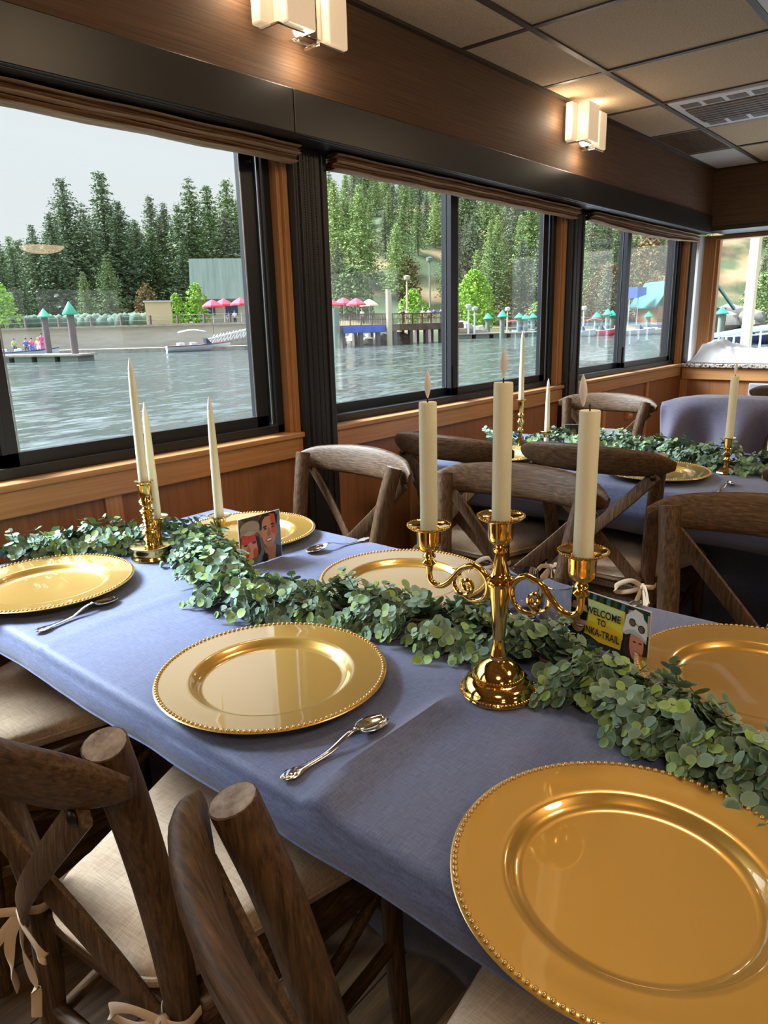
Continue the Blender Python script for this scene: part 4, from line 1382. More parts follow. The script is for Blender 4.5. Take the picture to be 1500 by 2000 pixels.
# far bank
def bank(u, v):
    px = -600 + 2900 * u
    d = lerp_tab(SHORE, px) - 1 + 190 * v ** 1.7
    p = spot(px, d)
    return (p.x, p.y, ground(px, d))
m, t, b, n, l = nodes('dry grass and dirt bank')
tc, nz, rp = n('ShaderNodeTexCoord'), n('ShaderNodeTexNoise'), n('ShaderNodeValToRGB')
l(tc.outputs['Object'], nz.inputs['Vector'])
nz.inputs['Scale'].default_value, nz.inputs['Detail'].default_value = .09, 6
l(nz.outputs['Fac'], rp.inputs[0])
e = rp.color_ramp.elements
e[0].position, e[0].color, e[1].position, e[1].color = .50, rgb(78, 88, 54), .66, rgb(164, 134, 96)
l(rp.outputs[0], b.inputs['Base Color'])
b.inputs['Roughness'].default_value = .95
M['bank'] = m
o = MB().grid(120, 40, bank).build('hillside_terrain', M['bank'], smooth=80)
tag(o, 'wooded hillside with dry tan slopes across the lake', kind='structure')

M['conc'] = streaky('beige retaining wall', rgb(180, 168, 150), rgb(200, 190, 172), (.3, .3, 2), .9, .1)
M['dock'] = streaky('weathered dock boards', rgb(136, 128, 114), rgb(168, 160, 146), (2, 2, 2), .85, .1)
M['darkwood'] = streaky('dark pier timber', rgb(84, 66, 54), rgb(124, 100, 82), (1, 1, 1), .85, .1)
M['white'] = plain('white gelcoat', rgb(204, 206, 210), .4)
M['red'] = plain('red canvas', rgb(222, 60, 80), .7)
M['teal'] = plain('teal metal roof', rgb(74, 132, 130), .9)
M['grn'] = plain('green cone plastic', rgb(40, 168, 124), .5)
M['roofgrn'] = streaky('grey green metal roof', rgb(92, 102, 92), rgb(112, 122, 110), (2.2, .1, .1), .9, 0, spec=.1)
M['blue'] = plain('blue canvas', rgb(58, 92, 186), .7)
M['navy'] = plain('navy hull', rgb(44, 62, 104), .4)
M['purple'] = plain('weathered piling', rgb(104, 86, 84), .85)
M['greyp'] = plain('grey green piling', rgb(120, 132, 118), .85)
M['orange'] = streaky('orange brown boathouse wall', rgb(150, 106, 66), rgb(184, 136, 92), (1, 1, 6), .85, 0)
M['tan'] = plain('tan roof', rgb(214, 190, 150), .8)
M['rock'] = streaky('grey boulders', rgb(116, 108, 98), rgb(172, 162, 148), (.8, .8, .8), .9, .3, dist=.1)
M['skin'] = plain('skin', rgb(200, 150, 120), .6)
M['cream'] = plain('cream painted post', rgb(196, 184, 150), .6)
M['lime'] = foliage('lime leaves', rgb(120, 160, 60), rgb(170, 204, 92))
M['rust'] = foliage('rusty dry foliage', rgb(118, 98, 66), rgb(150, 128, 88))
TREEMAT = [foliage('dark fir needles', rgb(88, 104, 78), rgb(136, 150, 112)), foliage('mid green fir needles', rgb(94, 112, 74), rgb(146, 162, 106)),
           foliage('yellow green pine needles', rgb(116, 136, 84), rgb(166, 180, 116)), foliage('grey green pine needles', rgb(104, 112, 90), rgb(150, 154, 126))]
M['bark'] = plain('tree bark', rgb(108, 92, 78), .9)

# ---- trees
def conifer_meshes(seed, slim, lev=36, bare=.12):
    r_ = random.Random(seed)
    f = MB()
    H = 1.0
    for i in range(lev):
        t = bare + (1 - bare) * ((i + r_.random() * .8) / lev) ** .85
        Lr = slim * 1.25 * (1 - t) ** .80 * r_.uniform(.78, 1.1) + .010
        nb = r_.randint(6, 9) if t < .9 else 4
        a0 = r_.random() * 6.28
        for k in range(nb):
            a = a0 + 6.283 * k / nb + r_.uniform(-.25, .25)
            Lb = Lr * r_.uniform(.65, 1.12)
            for q in range(14):
                s = (q + .8) / 14
                c = Vector((math.cos(a) * Lb * s, math.sin(a) * Lb * s, t * H - Lb * .28 * s + .006 * r_.uniform(-1, 1)))
                sz = (.008 + .011 * (1 - t)) * r_.uniform(.6, 1.3)
                c += Vector((r_.gauss(0, 1), r_.gauss(0, 1), r_.gauss(0, .7))) * .011
                P = []
                for _ in range(4):
                    v = Vector((r_.gauss(0, 1), r_.gauss(0, 1), r_.gauss(0, .55)))
                    P.append(c + v.normalized() * sz)
                f.add(P, [(0, 1, 2), (0, 3, 1), (0, 2, 3), (1, 3, 2)])
    return f
TV = []
for sd_, slim in ((1, .19), (2, .23), (3, .17), (4, .26), (5, .21)):
    TV.append(conifer_meshes(sd_, slim))
TOBJ = []
for i, f in enumerate(TV):
    me = bpy.data.meshes.new('conifer_tree')
    me.from_pydata(f.v, [], f.f)
    me.materials.append(TREEMAT[0])
    TOBJ.append(me)
tm = bpy.data.meshes.new('trunk')
q = MB().tube([(0, 0, -.08), (0, 0, .3), (.003, 0, .95)], [.013, .010, .002], 6)
tm.from_pydata(q.v, [], q.f)
tm.materials.append(M['bark'])
def tree(px, top, d, label, group, kind=None, mat=None, hmin=6, wide=1.0):
    """conifer on the bank at column px, top at photo row top"""
    g = ground(px, d)
    q = seen_at(px, top, d)
    p = Vector((q.x, q.y, g))
    h = max(hmin, q.z - g)
    me = TOBJ[rnd.randrange(5) if kind is None else kind]
    o = bpy.data.objects.new('conifer_tree', me)
    C.objects.link(o)
    o.location, o.scale, o.rotation_euler = p, (h * wide, h * wide, h), (0, 0, rnd.random() * 6)
    o.material_slots[0].link = 'OBJECT'
    o.material_slots[0].material = TREEMAT[rnd.randrange(2) if mat is None else mat]
    tr = bpy.data.objects.new('trunk', tm)
    C.objects.link(tr)
    tr.parent = o
    return tag(o, label, 'tree', group)
dl = 'dark fir in the dense wood behind the left dock'
for px, top, d, k, m_, lab in ((60, 440, 118, 1, 0, None), (118, 348, 122, 1, 0, 'broad dark fir with a blunt top, second tallest in the nearest window'), (192, 332, 124, 0, 0, 'tallest pointed dark fir in the nearest window'),
                            (160, 400, 120, 3, 0, None), (228, 392, 122, 4, 0, None), (95, 415, 116, 4, 0, None), (290, 382, 134, 2, 3, None), (318, 396, 132, 2, 3, None), (262, 430, 126, 0, 0, None),
                            (368, 352, 126, 3, 1, 'bushy mid green fir left of the green roofed building, full crown'), (402, 360, 134, 0, 1, None), (440, 350, 128, 1, 1, None), (474, 360, 130, 3, 2, None), (345, 400, 126, 4, 0, None), (20, 480, 112, 0, 0, None), (-8, 500, 112, 2, 0, None),
                            (205, 500, 108, 3, 1, 'bright young fir standing in front of the dark wood, below the tallest one'), (160, 530, 106, 4, 1, None), (-60, 470, 118, 1, 0, None), (-120, 440, 120, 0, 0, None), (40, 470, 124, 3, 0, None)):
    tree(px, top, d, lab or dl, 'firs behind the left dock', k, m_, wide=1.3)
for i in range(46):
    px = -150 + 640 * (i + rnd.random()) / 46
    tree(px, rnd.uniform(405, 480) + (50 if px < 60 else 0), rnd.uniform(122, 150), dl, 'firs behind the left dock', None, rnd.choice((0, 0, 1, 3)), wide=1.4)
lab2 = 'tall conifer on the steep wooded slope behind the pier'
TOPS = [(480, 330), (620, 315), (700, 300), (900, 290), (1100, 300), (1330, 420), (1600, 380), (2200, 380)]
for row, (d0, dy, nn) in enumerate(((212, 0, 62), (186, 30, 64), (164, 66, 60), (146, 110, 54), (132, 165, 40))):
    for i in range(nn):
        px = 500 + 1250 * (i + rnd.random()) / nn
        if 1385 < px < 1480 and row > 1:
            continue
        if row == 4 and (1200 < px < 1500 or 790 < px < 870) and rnd.random() < .75:
            continue
        top = lerp_tab(TOPS, px) + dy + rnd.uniform(-26, 40)
        tree(px, top, d0 + rnd.uniform(-10, 10) + (12 if px > 1250 else 0), lab2, 'conifers on the slope behind the pier', None, rnd.choice((1, 2, 2, 3, 1) if px < 1000 else (1, 2, 3, 3, 1)), hmin=9, wide=1.25)
for px, top, d, k, m_, lab in ((700, 360, 130, 1, 2, 'light green pine filling the left half of the middle window'), (650, 350, 134, 4, 2, lab2), (1000, 520, 124, 3, 1, 'small bright fir on the shore above the boats in the middle window')):
    tree(px, top, d, lab, 'conifers on the slope behind the pier', k, m_, wide=1.25)

def bush(px, d, wd, ht, mat, label, cat='shrub', group=None, z=None, n=420):
    r_ = random.Random(int(px * 13 + d))
    f = MB()
    for k in range(n if wd < 7 else n * 3):
        a, q = r_.random() * 6.28, math.sqrt(r_.random())
        zz = r_.random()
        rr = (1 - (zz * 1.4 - .5) ** 2) if zz * 1.4 > .5 else 1
        c = Vector((math.cos(a) * wd * .42 * q * rr, math.sin(a) * wd * .42 * q * rr, zz * ht * .9 + .1))
        s = min(.24, wd * .045) * r_.uniform(.6, 1.5)
        for _ in range(3):
            P = [c + Vector((r_.gauss(0, 1), r_.gauss(0, 1), r_.gauss(0, .8))).normalized() * s for _ in range(4)]
            f.add(P, [(0, 1, 2), (0, 3, 1), (0, 2, 3), (1, 3, 2)])
    o = f.build('shrub', mat, smooth=0, fix=False)
    o.location = spot(px, d, ground(px, d) if z is None else z)
    return tag(o, label, cat, group)
bush(6, 104, 5.5, 6.0, M['lime'], 'lime green bush at the left edge of the nearest window')
bush(348, 102, 3.0, 4.2, M['lime'], 'round green bush between the beige shed and the building')
bush(388, 104, 4.2, 5.6, M['lime'], 'taller lime bush at the left end of the green roofed building')
bush(292, 112, 4.5, 6.5, M['rust'], 'rust coloured dry tree above the beige shed', 'tree')
bush(272, 104, 3, 2, M['rust'], 'low rusty shrub left of the beige shed')
bush(808, 112, 6, 6.0, M['lime'], 'green bush behind the people on the pier')
bush(690, 116, 8, 8, TREEMAT[1], 'dark green bush behind the red umbrellas of the middle window')
bush(925, 116, 8, 9.5, M['lime'], 'lime green bush on the shore right of the window mullion')
bush(1050, 118, 5, 4, TREEMAT[2], 'low green bush above the blue boat cover')
bush(800, 126, 5, 7.5, M['rust'], 'reddish dry tree on the slope above the pier', 'tree')
bush(1185, 130, 10, 10, M['rust'], 'orange brown scrub on the slope in the far window')
bush(1260, 134, 10, 14, M['rust'], 'orange brown dry tree above the boathouse', 'tree')
bush(1490, 132, 9, 9, TREEMAT[2], 'green bush right of the cream post in the end window')

# ---- left shore
def wall_path(ds, z0, z1, th, pxs):
    mb = MB()
    for a, b in zip(pxs, pxs[1:]):
        A, B = spot(a, lerp_tab(SHORE, a) + ds), spot(b, lerp_tab(SHORE, b) + ds)
        dn = Vector((B.y - A.y, A.x - B.x, 0)).normalized() * th
        P = [A, B, B + dn, A + dn]
        mb.add([(p.x, p.y, z) for z in (z0, z1) for p in P], [(0, 3, 2, 1), (4, 5, 6, 7), (0, 1, 5, 4), (1, 2, 6, 5), (2, 3, 7, 6), (3, 0, 4, 7)])
    return mb
PXS = [-500, -200, 0, 150, 300, 420, 486]
struct(wall_path(-2.6, WZ - .2, 1.40, .8, PXS), 'wall_lakeside', M['conc'], smooth=0)
struct(wall_path(-2.8, 1.40, 1.62, 1.1, PXS), 'trim_wall_coping', M['dock'], smooth=0)
struct(wall_path(-6.2, WZ - .1, -.95, 2.6, PXS), 'path_dockside', M['dock'], smooth=0)
# promenade railing
rl = thing('promenade_railing', 'thin grey railing with dark posts along the top of the beige lakeside wall', 'railing', spot(250, lerp_tab(SHORE, 250) - 2.4, 1.62))
o0 = Vector(rl.location)
for z in (.5, 1.0):
    mb = MB()
    mb.tube([Vector((*spot(p, lerp_tab(SHORE, p) - 2.4).xy, 1.62 + z)) - o0 for p in range(-200, 487, 40)], .03, 5)
    mb.build('rail', M['greyp'], rl)
for px in (-10, 52, 117, 180, 238, 295, 348, 400, 450):
    p = spot(px, lerp_tab(SHORE, px) - 2.4, 1.62) - o0
    MB().box(p.x - .12, p.x + .12, p.y - .12, p.y + .12, -.55, 1.05).build('post', M['purple'], rl, smooth=0)
o = MB()
for k in range(150):
    px = -20 + k * 2.1
    d = lerp_tab(SHORE, px) + 6 + rnd.uniform(-1, 1)
    p = spot(px, d, ground(px, d) + .2)
    o.ball(p, (1.0, 1.0, rnd.uniform(.9, 1.5)), 6, 4)
tag(o.build('hedge_foliage', foliage('blue green hedge', rgb(70, 88, 74), rgb(98, 116, 96)), smooth=60), 'low blue-green hedge running along behind the railing', kind='stuff')

def facing(px, d):
    """rotation that turns local -y towards the boat"""
    p = spot(px, d)
    return math.atan2(p.y, p.x) - PI / 2
def gable(name, label, px, d, wd, dp, h, roof_h, wallm, roofm, z, rz=0, cat='building', over=.8):
    t = thing(name, label, cat, spot(px, d, z), facing(px, d) + rz)
    MB().box(-wd / 2, wd / 2, -dp / 2, dp / 2, -1, h).build('wall', wallm, t, smooth=0)
    mb = MB()
    for s in (-1, 1):
        a, b = (s * (dp / 2 + over), h - .3), (0, h + roof_h)
        th = .25
        mb.prism([(a[0], a[1]), (b[0], b[1]), (b[0], b[1] + th), (a[0], a[1] + th)], -wd / 2 - over, wd / 2 + over, 'x')
    mb.build('roof', roofm, t, smooth=0)
    for k in range(3):
        x = -wd / 2 + wd * (k + .5) / 3
        f = MB().box(x - wd * .09, x + wd * .09, -dp / 2 - .06, -dp / 2 + .05, h * .35, h * .75).build('window', M['navy'], t, smooth=0)
    return t
zg = ground(450, 106)
gable('lakeside_building', 'lakeside building with a steep grey-green metal roof, behind the red umbrellas', 455, 112, 9.5, 8, 2.8 + (zof(450, 585, 112) - zg - 2.8), zof(450, 508, 112) - zof(450, 585, 112), M['conc'], M['roofgrn'], zg)
t = thing('garden_shed', 'small beige flat-roofed shed on the left shore', 'shed', spot(313, 100, ground(313, 100)), facing(313, 100))
hs = zof(313, 590, 100) - ground(313, 100)
MB().box(-1.6, 1.6, -1, 1, -.6, hs).build('wall', M['tan'], t, smooth=0)
MB().box(-1.8, 1.8, -1.2, 1.2, hs, hs + .15).build('roof', M['white'], t, smooth=0)
def umbrella(px, py, d, label, g='red umbrellas on the shore', r=1.35, mat=None):
    z0 = ground(px, d)
    t = thing('patio_umbrella', label, 'umbrella', spot(px, d, z0), 0, g)
    h = zof(px, py, d) - z0
    MB().tube([(0, 0, 0), (0, 0, h)], .05, 6).build('pole', M['white'], t)
    MB().lathe([(r, h - .95), (r * .96, h - .75), (r * .5, h - .3), (.05, h), (.04, h - .05), (r * .5, h - .36), (r * .95, h - .82)], 8, cap=False).build('canopy', mat or M['red'], t, smooth=20)
for px, py, lab in ((418, 585, 'red umbrella at the left end of the row below the green roof'), (440, 583, 'red umbrella second in the row below the green roof'), (473, 581, 'red umbrella at the window edge below the green roof'),
                    (645, 583, 'red umbrella at the left edge of the middle window'), (672, 581, 'pinkish red umbrella in the middle window, next to the cream one'), (697, 582, 'red umbrella nearest the cream one in the middle window')):
    umbrella(px, py, lerp_tab(SHORE, px) + (5 if px in (418, 473, 645, 697) else 8.5), lab)
umbrella(722, 584, 101, 'cream umbrella right of the red ones in the middle window', 'cream umbrella', 1.3, M['tan'])

# pilings with green cones
def piling(px, base, top, apex, d, mat, label, r=.28):
    t = thing('mooring_piling', label, 'piling', spot(px, d, WZ - .3), 0, 'pilings with green cone caps')
    h = zof(px, top, d) - WZ + .3
    ha = zof(px, apex, d) - WZ + .3
    MB().tube([(0, 0, 0), (0, 0, h)], r, 12).build('post', mat, t)
    MB().lathe([(r * 2.1, h - .1), (r * 2.15, h), (r * .15, ha), (.01, ha + .02)], 20).build('cone_cap', M['grn'], t)
piling(90, 688, 618, 603, 76, M['purple'], 'left piling with a light green cone behind the floating dock')
piling(141, 694, 612, 589, 69, M['purple'], 'tallest purple-brown piling with a green cone at the end of the floating dock', .30)
for px, top, apex, d, lab in ((953, 622, 611, 109.5, 'first grey piling with a green cone right of the white lamp posts'), (981, 618, 606, 104, 'second grey piling with a bright green cone, by the white lamp post'), (1014, 620, 611, 110.8, 'third green-capped piling, left of the thin pair'),
                              (1026, 622, 614, 110.6, 'thin green-capped piling by the red boat'), (1041, 620, 612, 114, 'green-capped piling above the blue boat cover'), (1165, 620, 609, 116, 'first green-capped piling in the far window'),
                              (1187, 614, 603, 114, 'tallest green-capped piling in the far window'), (1196, 616, 606, 116.5, 'green-capped piling touching the tallest one in the far window'), (1267, 618, 608, 118, 'green-capped piling in front of the boathouse'), (1303, 612, 599, 116.5, 'green-capped piling right of the boathouse, by the window frame'), (1410, 612, 599, 92, 'green-capped piling below the teal roof in the end window')):
    piling(px, 650, top, apex, d, M['greyp'], lab, .34)

# floating docks
def dock(name, label, pa, da, pb, db, wd, zt, mat, th=.45, posts=0):
    A, B = spot(pa, da), spot(pb, db)
    L_ = (B - A).length
    t = thing(name, label, 'dock', (A.x, A.y, WZ), math.atan2(B.y - A.y, B.x - A.x))
    MB().box(0, L_, 0, wd, zt - .16, zt).build('deck', mat, t, smooth=0)
    mb = MB()
    n = max(2, int(L_ / 2.2))
    for k in range(n):
        mb.box(L_ * (k + .12) / n, L_ * (k + .88) / n, .15, wd - .15, -.3, zt - .16)
    mb.build('float', M['greyp'], t, smooth=0)
    return t
dock('floating_dock', 'pale floating dock in front of the boat with people', -160, 78, 148, 67.5, 2.6, .62, M['dock'])
dock('floating_dock', 'tan floating dock with boats right of the pier', 892, 103, 1062, 108, 2.4, .7, M['dock'])
dock('floating_dock', 'long white-edged dock with boats in the far window', 1090, 108, 1320, 112, 2.4, .6, M['dock'])

# gangway ramp
A, B = spot(405, 86), spot(520, 84.6)
gw = thing('gangway', 'white truss gangway sloping up beside the motor boat', 'gangway', (A.x, A.y, WZ), math.atan2(B.y - A.y, B.x - A.x))
L_ = (B - A).length
mb = MB().prism([(0, .45), (L_, 1.5), (L_, 1.75), (0, .65)], 0, 1.4, 'y')
mb.build('ramp', M['dock'], gw, smooth=0)
for y in (0, 1.4):
    mb = MB()
    n = 9
    for k in range(n):
        x0, x1 = L_ * k / n, L_ * (k + 1) / n
        z0, z1 = .65 + 1.1 * k / n, .65 + 1.1 * (k + 1) / n
        mb.tube([(x0, y, z0), (x1, y, z1 + .95)], .05, 5)
        mb.tube([(x1, y, z1 + .95), (x1, y, z1)], .05, 5)
    mb.tube([(0, y, .65 + .6), (L_, y, 1.75 + .95)], .07, 6)
    mb.build('truss', M['white'], gw)

# ---- boats
def boat(label, px, d, L_, hdg, hullm, canopy=None, trim=None, wd=None, wind=True, cat='boat', deckm=None):
    t = thing('motor_boat', label, cat, spot(px, d, WZ), facing(px, d) + hdg)
    wd = wd or L_ * .36
    sec, k = [], 13
    for i in range(k):
        u = i / (k - 1)
        w_ = wd / 2 * (1 - max(0, (u - .45) / .55) ** 2.2)
        sh = .62 + .30 * u ** 2
        kl = -.25 + .5 * max(0, (u - .7) / .3) ** 2
        x = -L_ / 2 + L_ * u
        sec.append([(x, -w_ - .001, sh), (x, -w_ * .93, sh * .45), (x, -w_ * .6, kl + .12), (x, 0, kl), (x, w_ * .6, kl + .12), (x, w_ * .93, sh * .45), (x, w_ + .001, sh)])
    vs_ = [p for s in sec for p in s]
    fs_ = [(i * 7 + j, i * 7 + j + 1, (i + 1) * 7 + j + 1, (i + 1) * 7 + j) for i in range(k - 1) for j in range(6)] + [tuple(range(7))]
    fs_ += [(i * 7 + 6, i * 7, (i + 1) * 7, (i + 1) * 7 + 6) for i in range(k - 1)]
    MB().add(vs_, fs_).build('hull', hullm, t, smooth=50)
    mb = MB()
    for s in (0, 6):
        mb.tube([Vector(q[s]) for q in sec], .06, 6)
    mb.build('gunwale', trim or M['white'], t)
    for x in (-.28, -.08):
        MB().box(L_ * x - .35, L_ * x + .35, -wd * .36, wd * .36, .45, .95).build('seat', deckm or M['white'], t, smooth=0, bevel=.05)
    if wind:
        MB().prism([(L_ * .10, .75), (L_ * .20, .75), (L_ * .12, 1.35), (L_ * .10, 1.35)], -wd * .34, wd * .34, 'y').build('windshield', M['navy'], t, smooth=0)
    if canopy:
        def top(u, v):
            return (-L_ * .30 + L_ * .42 * u, wd * .42 * (2 * v - 1), 2.15 + .22 * math.sin(PI * u) - .10 * (2 * v - 1) ** 2)
        o = MB().grid(9, 9, top).build('canopy', canopy, t)
        s = o.modifiers.new('thickness', 'SOLIDIFY')
        s.thickness = .06
        for x in (-.28, .10):
            for y in (-1, 1):
                MB().tube([(L_ * x, y * wd * .40, .7), (L_ * x, y * wd * .40, 2.1)], .03, 5).build('canopy_pole', M['steel'], t)
    return t
boat('white boat carrying the seated people at the left edge', 40, 82, 6.6, .05, M['white'], None, M['navy'], wind=False)
boat('white and maroon motor boat with a white canopy beside the gangway', 385, 84, 7.0, .12, M['white'], M['white'], plain('maroon stripe', rgb(130, 60, 66), .5))
boat('white boat with a red cover at the tan dock', 1010, 113, 5.4, .1, M['white'], M['red'], wind=True)
boat('boat under a blue cover at the right end of the tan dock', 1050, 117.5, 5.6, .1, M['navy'], M['blue'])
boat('red boat with a red canopy in the far window', 1168, 105, 5.0, .1, M['red'], M['red'], M['white'])
boat('white boat left of the red boat in the far window', 1132, 101.5, 4.4, .1, M['white'])
boat('white boat moored before the boathouse, left one', 1243, 104, 5.0, .1, M['white'])
boat('white boat moored before the boathouse, right one', 1287, 107, 5.0, -.1, M['white'])
boat('navy cruiser with a white cabin behind the railing of the end window', 1442, 70, 7.5, .1, M['navy'], None, M['white'])

# ---- pier with people
PA, PB = spot(652, 80), spot(905, 93)
pr_ = thing('timber_pier', 'dark timber pier on posts with a railing, carrying a row of people', 'pier', (PA.x, PA.y, WZ), math.atan2(PB.y - PA.y, PB.x - PA.x))
L_ = (PB - PA).length
zd = zof(800, 632, 87) - WZ
MB().box(0, L_, 0, 5, zd - .25, zd).build('deck', M['darkwood'], pr_, smooth=0)
MB().box(0, L_, -.1, .1, zd - .75, zd - .25).build('beam', M['darkwood'], pr_, smooth=0)
for k in range(8):
    x = L_ * (k + .5) / 8
    for y in (.2, 4.6):
        MB().box(x - .22, x + .22, y - .22, y + .22, -.3, zd - .25).build('leg', M['purple'], pr_, smooth=0)
for k in range(13):
    x = L_ * (k + .5) / 13
    MB().box(x - .06, x + .06, .06, .18, zd, zd + 1.15).build('rail_post', M['darkwood'], pr_, smooth=0)
MB().box(0, L_, .05, .2, zd + 1.1, zd + 1.22).box(0, L_, .09, .15, zd + .55, zd + .62).build('rail', M['darkwood'], pr_, smooth=0)
mb = MB()
for k in range(90):
    x = L_ * (k + .5) / 90
    mb.box(x - .025, x + .025, .1, .14, zd + .05, zd + 1.1)
tag(mb.build('baluster', M['darkwood'], pr_, smooth=0), kind='stuff')
t = thing('tarpaulin', 'blue tarpaulin hung under the left end of the pier', 'tarpaulin', (PA.x, PA.y, WZ), pr_.rotation_euler.z)
def tarp(u, v):
    return (L_ * (.05 + .30 * u), -.34 - .08 * math.sin(u * 25) * v, zd - .1 - .75 * v)
o = MB().grid(40, 8, tarp).build('sheet', M['blue'], t)
o.modifiers.new('thickness', 'SOLIDIFY').thickness = .03
# boulders under and beside the pier
def rocks(label, p0, p1, d0, d1, n, s, z0=WZ, gr='shore boulders'):
    for k in range(n):
        f = (k + rnd.random() * .8) / n
        px, d = p0 + (p1 - p0) * f, rnd.uniform(d0, d1)
        sz = s * rnd.uniform(.6, 1.3)
        r_ = rnd.random() * 50
        b = MB().ball((0, 0, 0), (1, 1, 1), 9, 7)
        b.v = [tuple(Vector(v) * (1 + .28 * noise.noise(Vector(v) * 1.6 + Vector((r_, 0, 0))))) for v in b.v]
        o = b.build('boulder', M['rock'], smooth=25)
        o.location, o.scale, o.rotation_euler = spot(px, d, z0 + sz * .35 * rnd.random()), (sz, sz * .8, sz * .65), (0, 0, rnd.random() * 6)
        tag(o, label, 'boulder', gr)
rocks('grey boulder in the rubble bank under the timber pier', 655, 790, 88, 92, 16, 1.25, WZ, 'boulders under the pier')
rocks('grey boulder on the jetty right of the timber pier', 890, 945, 106, 111, 9, 1.7, WZ + .4, 'boulders right of the pier')
rocks('pale boulder on the shore below the tan slope of the end window', 1400, 1475, 120, 132, 10, 2.4, WZ + 1.0, 'boulders in the end window')
# lamp posts
def lamp_post(px, base, top, d, label, mat, gr):
    z0 = zof(px, base, d)
    h = zof(px, top, d) - z0
    t = thing('lamp_post', label, 'lamp post', spot(px, d, z0), 0, gr)
    MB().tube([(0, 0, 0), (0, 0, h - .5)], [.13, .09], 8).build('pole', mat, t)
    MB().lathe([(.1, h - .55), (.36, h - .45), (.40, h - .08), (.12, h + .02)], 12).build('lantern', mat, t)
W2 = 'white lamp posts on the far docks'
lamp_post(915, 652, 594, 104, 'white lamp post right of the window mullion, left and taller of the pair', M['white'], W2)
lamp_post(927, 652, 599, 102, 'white lamp post right of the window mullion, right one of the pair', M['white'], W2)
lamp_post(991, 648, 600, 110, 'single white lamp post among the green-capped pilings', M['white'], W2)
lamp_post(1140, 648, 598, 110, 'white lamp post in the far window', M['white'], W2)
lamp_post(796, 632, 538, 90, 'cream post with a dark lantern rising behind the people on the pier', M['cream'], 'lamp posts on the pier')
lamp_post(840, 632, 502, 92, 'tall grey-green post at the right end of the pier', M['greyp'], 'lamp posts on the pier')
for px, d in ((656, 79), (760, 84)):
    t = thing('mooring_post', 'thick weathered post at the left corner of the pier' if px < 700 else 'tall pale post in front of the blue tarpaulin', 'post', spot(px, d, WZ - .3))
    MB().tube([(0, 0, 0), (0, 0, zof(px, 596 if px < 700 else 560, d) - WZ)], .42 if px < 700 else .33, 12).build('shaft', M['greyp'] if px < 700 else M['cream'], t)
# boathouses
gable('boathouse', 'orange-brown boathouse with a teal gable roof in the far window', 1283, 124, 7, 3.6, zof(1283, 598, 124) - ground(1283, 124), zof(1283, 553, 124) - zof(1283, 598, 124), M['orange'], M['teal'], ground(1283, 124), PI / 2 + .5, over=.9)
gable('boathouse', 'dark boathouse with a teal roof at the left of the end window', 1378, 98, 6.0, 4.4, 2.4, 3.9, M['darkwood'], M['teal'], WZ + .8, PI / 2, over=.9)
t = thing('flag_banner', 'blue canopy on poles left of the boathouse', 'canopy', spot(1236, 119.5, ground(1236, 119.5)))
hb = zof(1236, 583, 119.5) - ground(1236, 119.5)
MB().prism([(-1.8, hb), (1.8, hb + .5), (1.8, hb + 1.6), (-1.8, hb + 1.6)], -1.2, 1.2, 'y').build('sheet', M['blue'], t, smooth=0)
for x in (-1.7, 1.7):
    MB().tube([(x, 0, 0), (x, 0, hb + .3)], .06, 6).build('pole', M['white'], t)

# ---- people, far away
def skinned(name, pts, edges, rad, mat, parent, sub=1):
    me = bpy.data.meshes.new(name)
    me.from_pydata(pts, edges, [])
    me.materials.append(mat)
    o = bpy.data.objects.new(name, me)
    C.objects.link(o)
    o.parent = parent
    o.modifiers.new('skin', 'SKIN').use_smooth_shade = True
    for i, r in enumerate(rad):
        me.skin_vertices[0].data[i].radius = (r, r)
        me.skin_vertices[0].data[i].use_root = i == 0
    s = o.modifiers.new('sub', 'SUBSURF')
    s.levels = s.render_levels = sub
    return o
def person(label, loc, rz, shirt, trousers, hair, sit=False, group=None):
    t = thing('person', label, 'person', loc, rz, group)
    hz = .50 if sit else .92
    hip = [(0, 0, hz), (0, 0, hz + .22), (0, 0, hz + .46), (0, 0, hz + .58), (0, -.01, hz + .70), (0, -.01, hz + .80)]
    arms = []
    for s in (-1, 1):
        arms += [(.17 * s, 0, hz + .49), (.24 * s, .02, hz + .24), (.20 * s, -.16 if sit else -.06, hz + (.08 if sit else .0)), (.19 * s, -.24 if sit else -.09, hz + (.06 if sit else -.08))]
    legs = []
    for s in (-1, 1):
        legs += ([(.10 * s, -.05, hz - .02), (.12 * s, -.46, hz), (.12 * s, -.48, hz - .42), (.12 * s, -.60, hz - .46)] if sit else [(.09 * s, 0, hz - .06), (.11 * s, -.02, .50), (.11 * s, .02, .08), (.12 * s, -.12, .04)])
    pts = hip + arms + legs
    ed = [(0, 1), (1, 2), (2, 3), (3, 4), (4, 5), (2, 6), (6, 7), (7, 8), (8, 9), (2, 10), (10, 11), (11, 12), (12, 13), (0, 14), (14, 15), (15, 16), (16, 17), (0, 18), (18, 19), (19, 20), (20, 21)]
    rad = [.13, .13, .14, .055, .10, .085] + [.06, .048, .038, .042] * 2 + [.09, .065, .045, .05] * 2
    skinned('body', pts, ed, rad, M['skin'], t)
    sp_ = [hip[0], hip[1], hip[2], arms[0], arms[1], arms[4], arms[5]]
    skinned('shirt', sp_, [(0, 1), (1, 2), (2, 3), (3, 4), (2, 5), (5, 6)], [.155, .155, .165, .085, .065, .085, .065], shirt, t)
    tp_ = [hip[0], legs[0], legs[1], legs[2], legs[4], legs[5], legs[6]]
    skinned('trousers', tp_, [(0, 1), (1, 2), (2, 3), (0, 4), (4, 5), (5, 6)], [.15, .115, .085, .065, .115, .085, .065], trousers, t)
    MB().ball((0, .015, hz + .79), (.105, .115, .105), 12, 8).build('hair', hair, t)
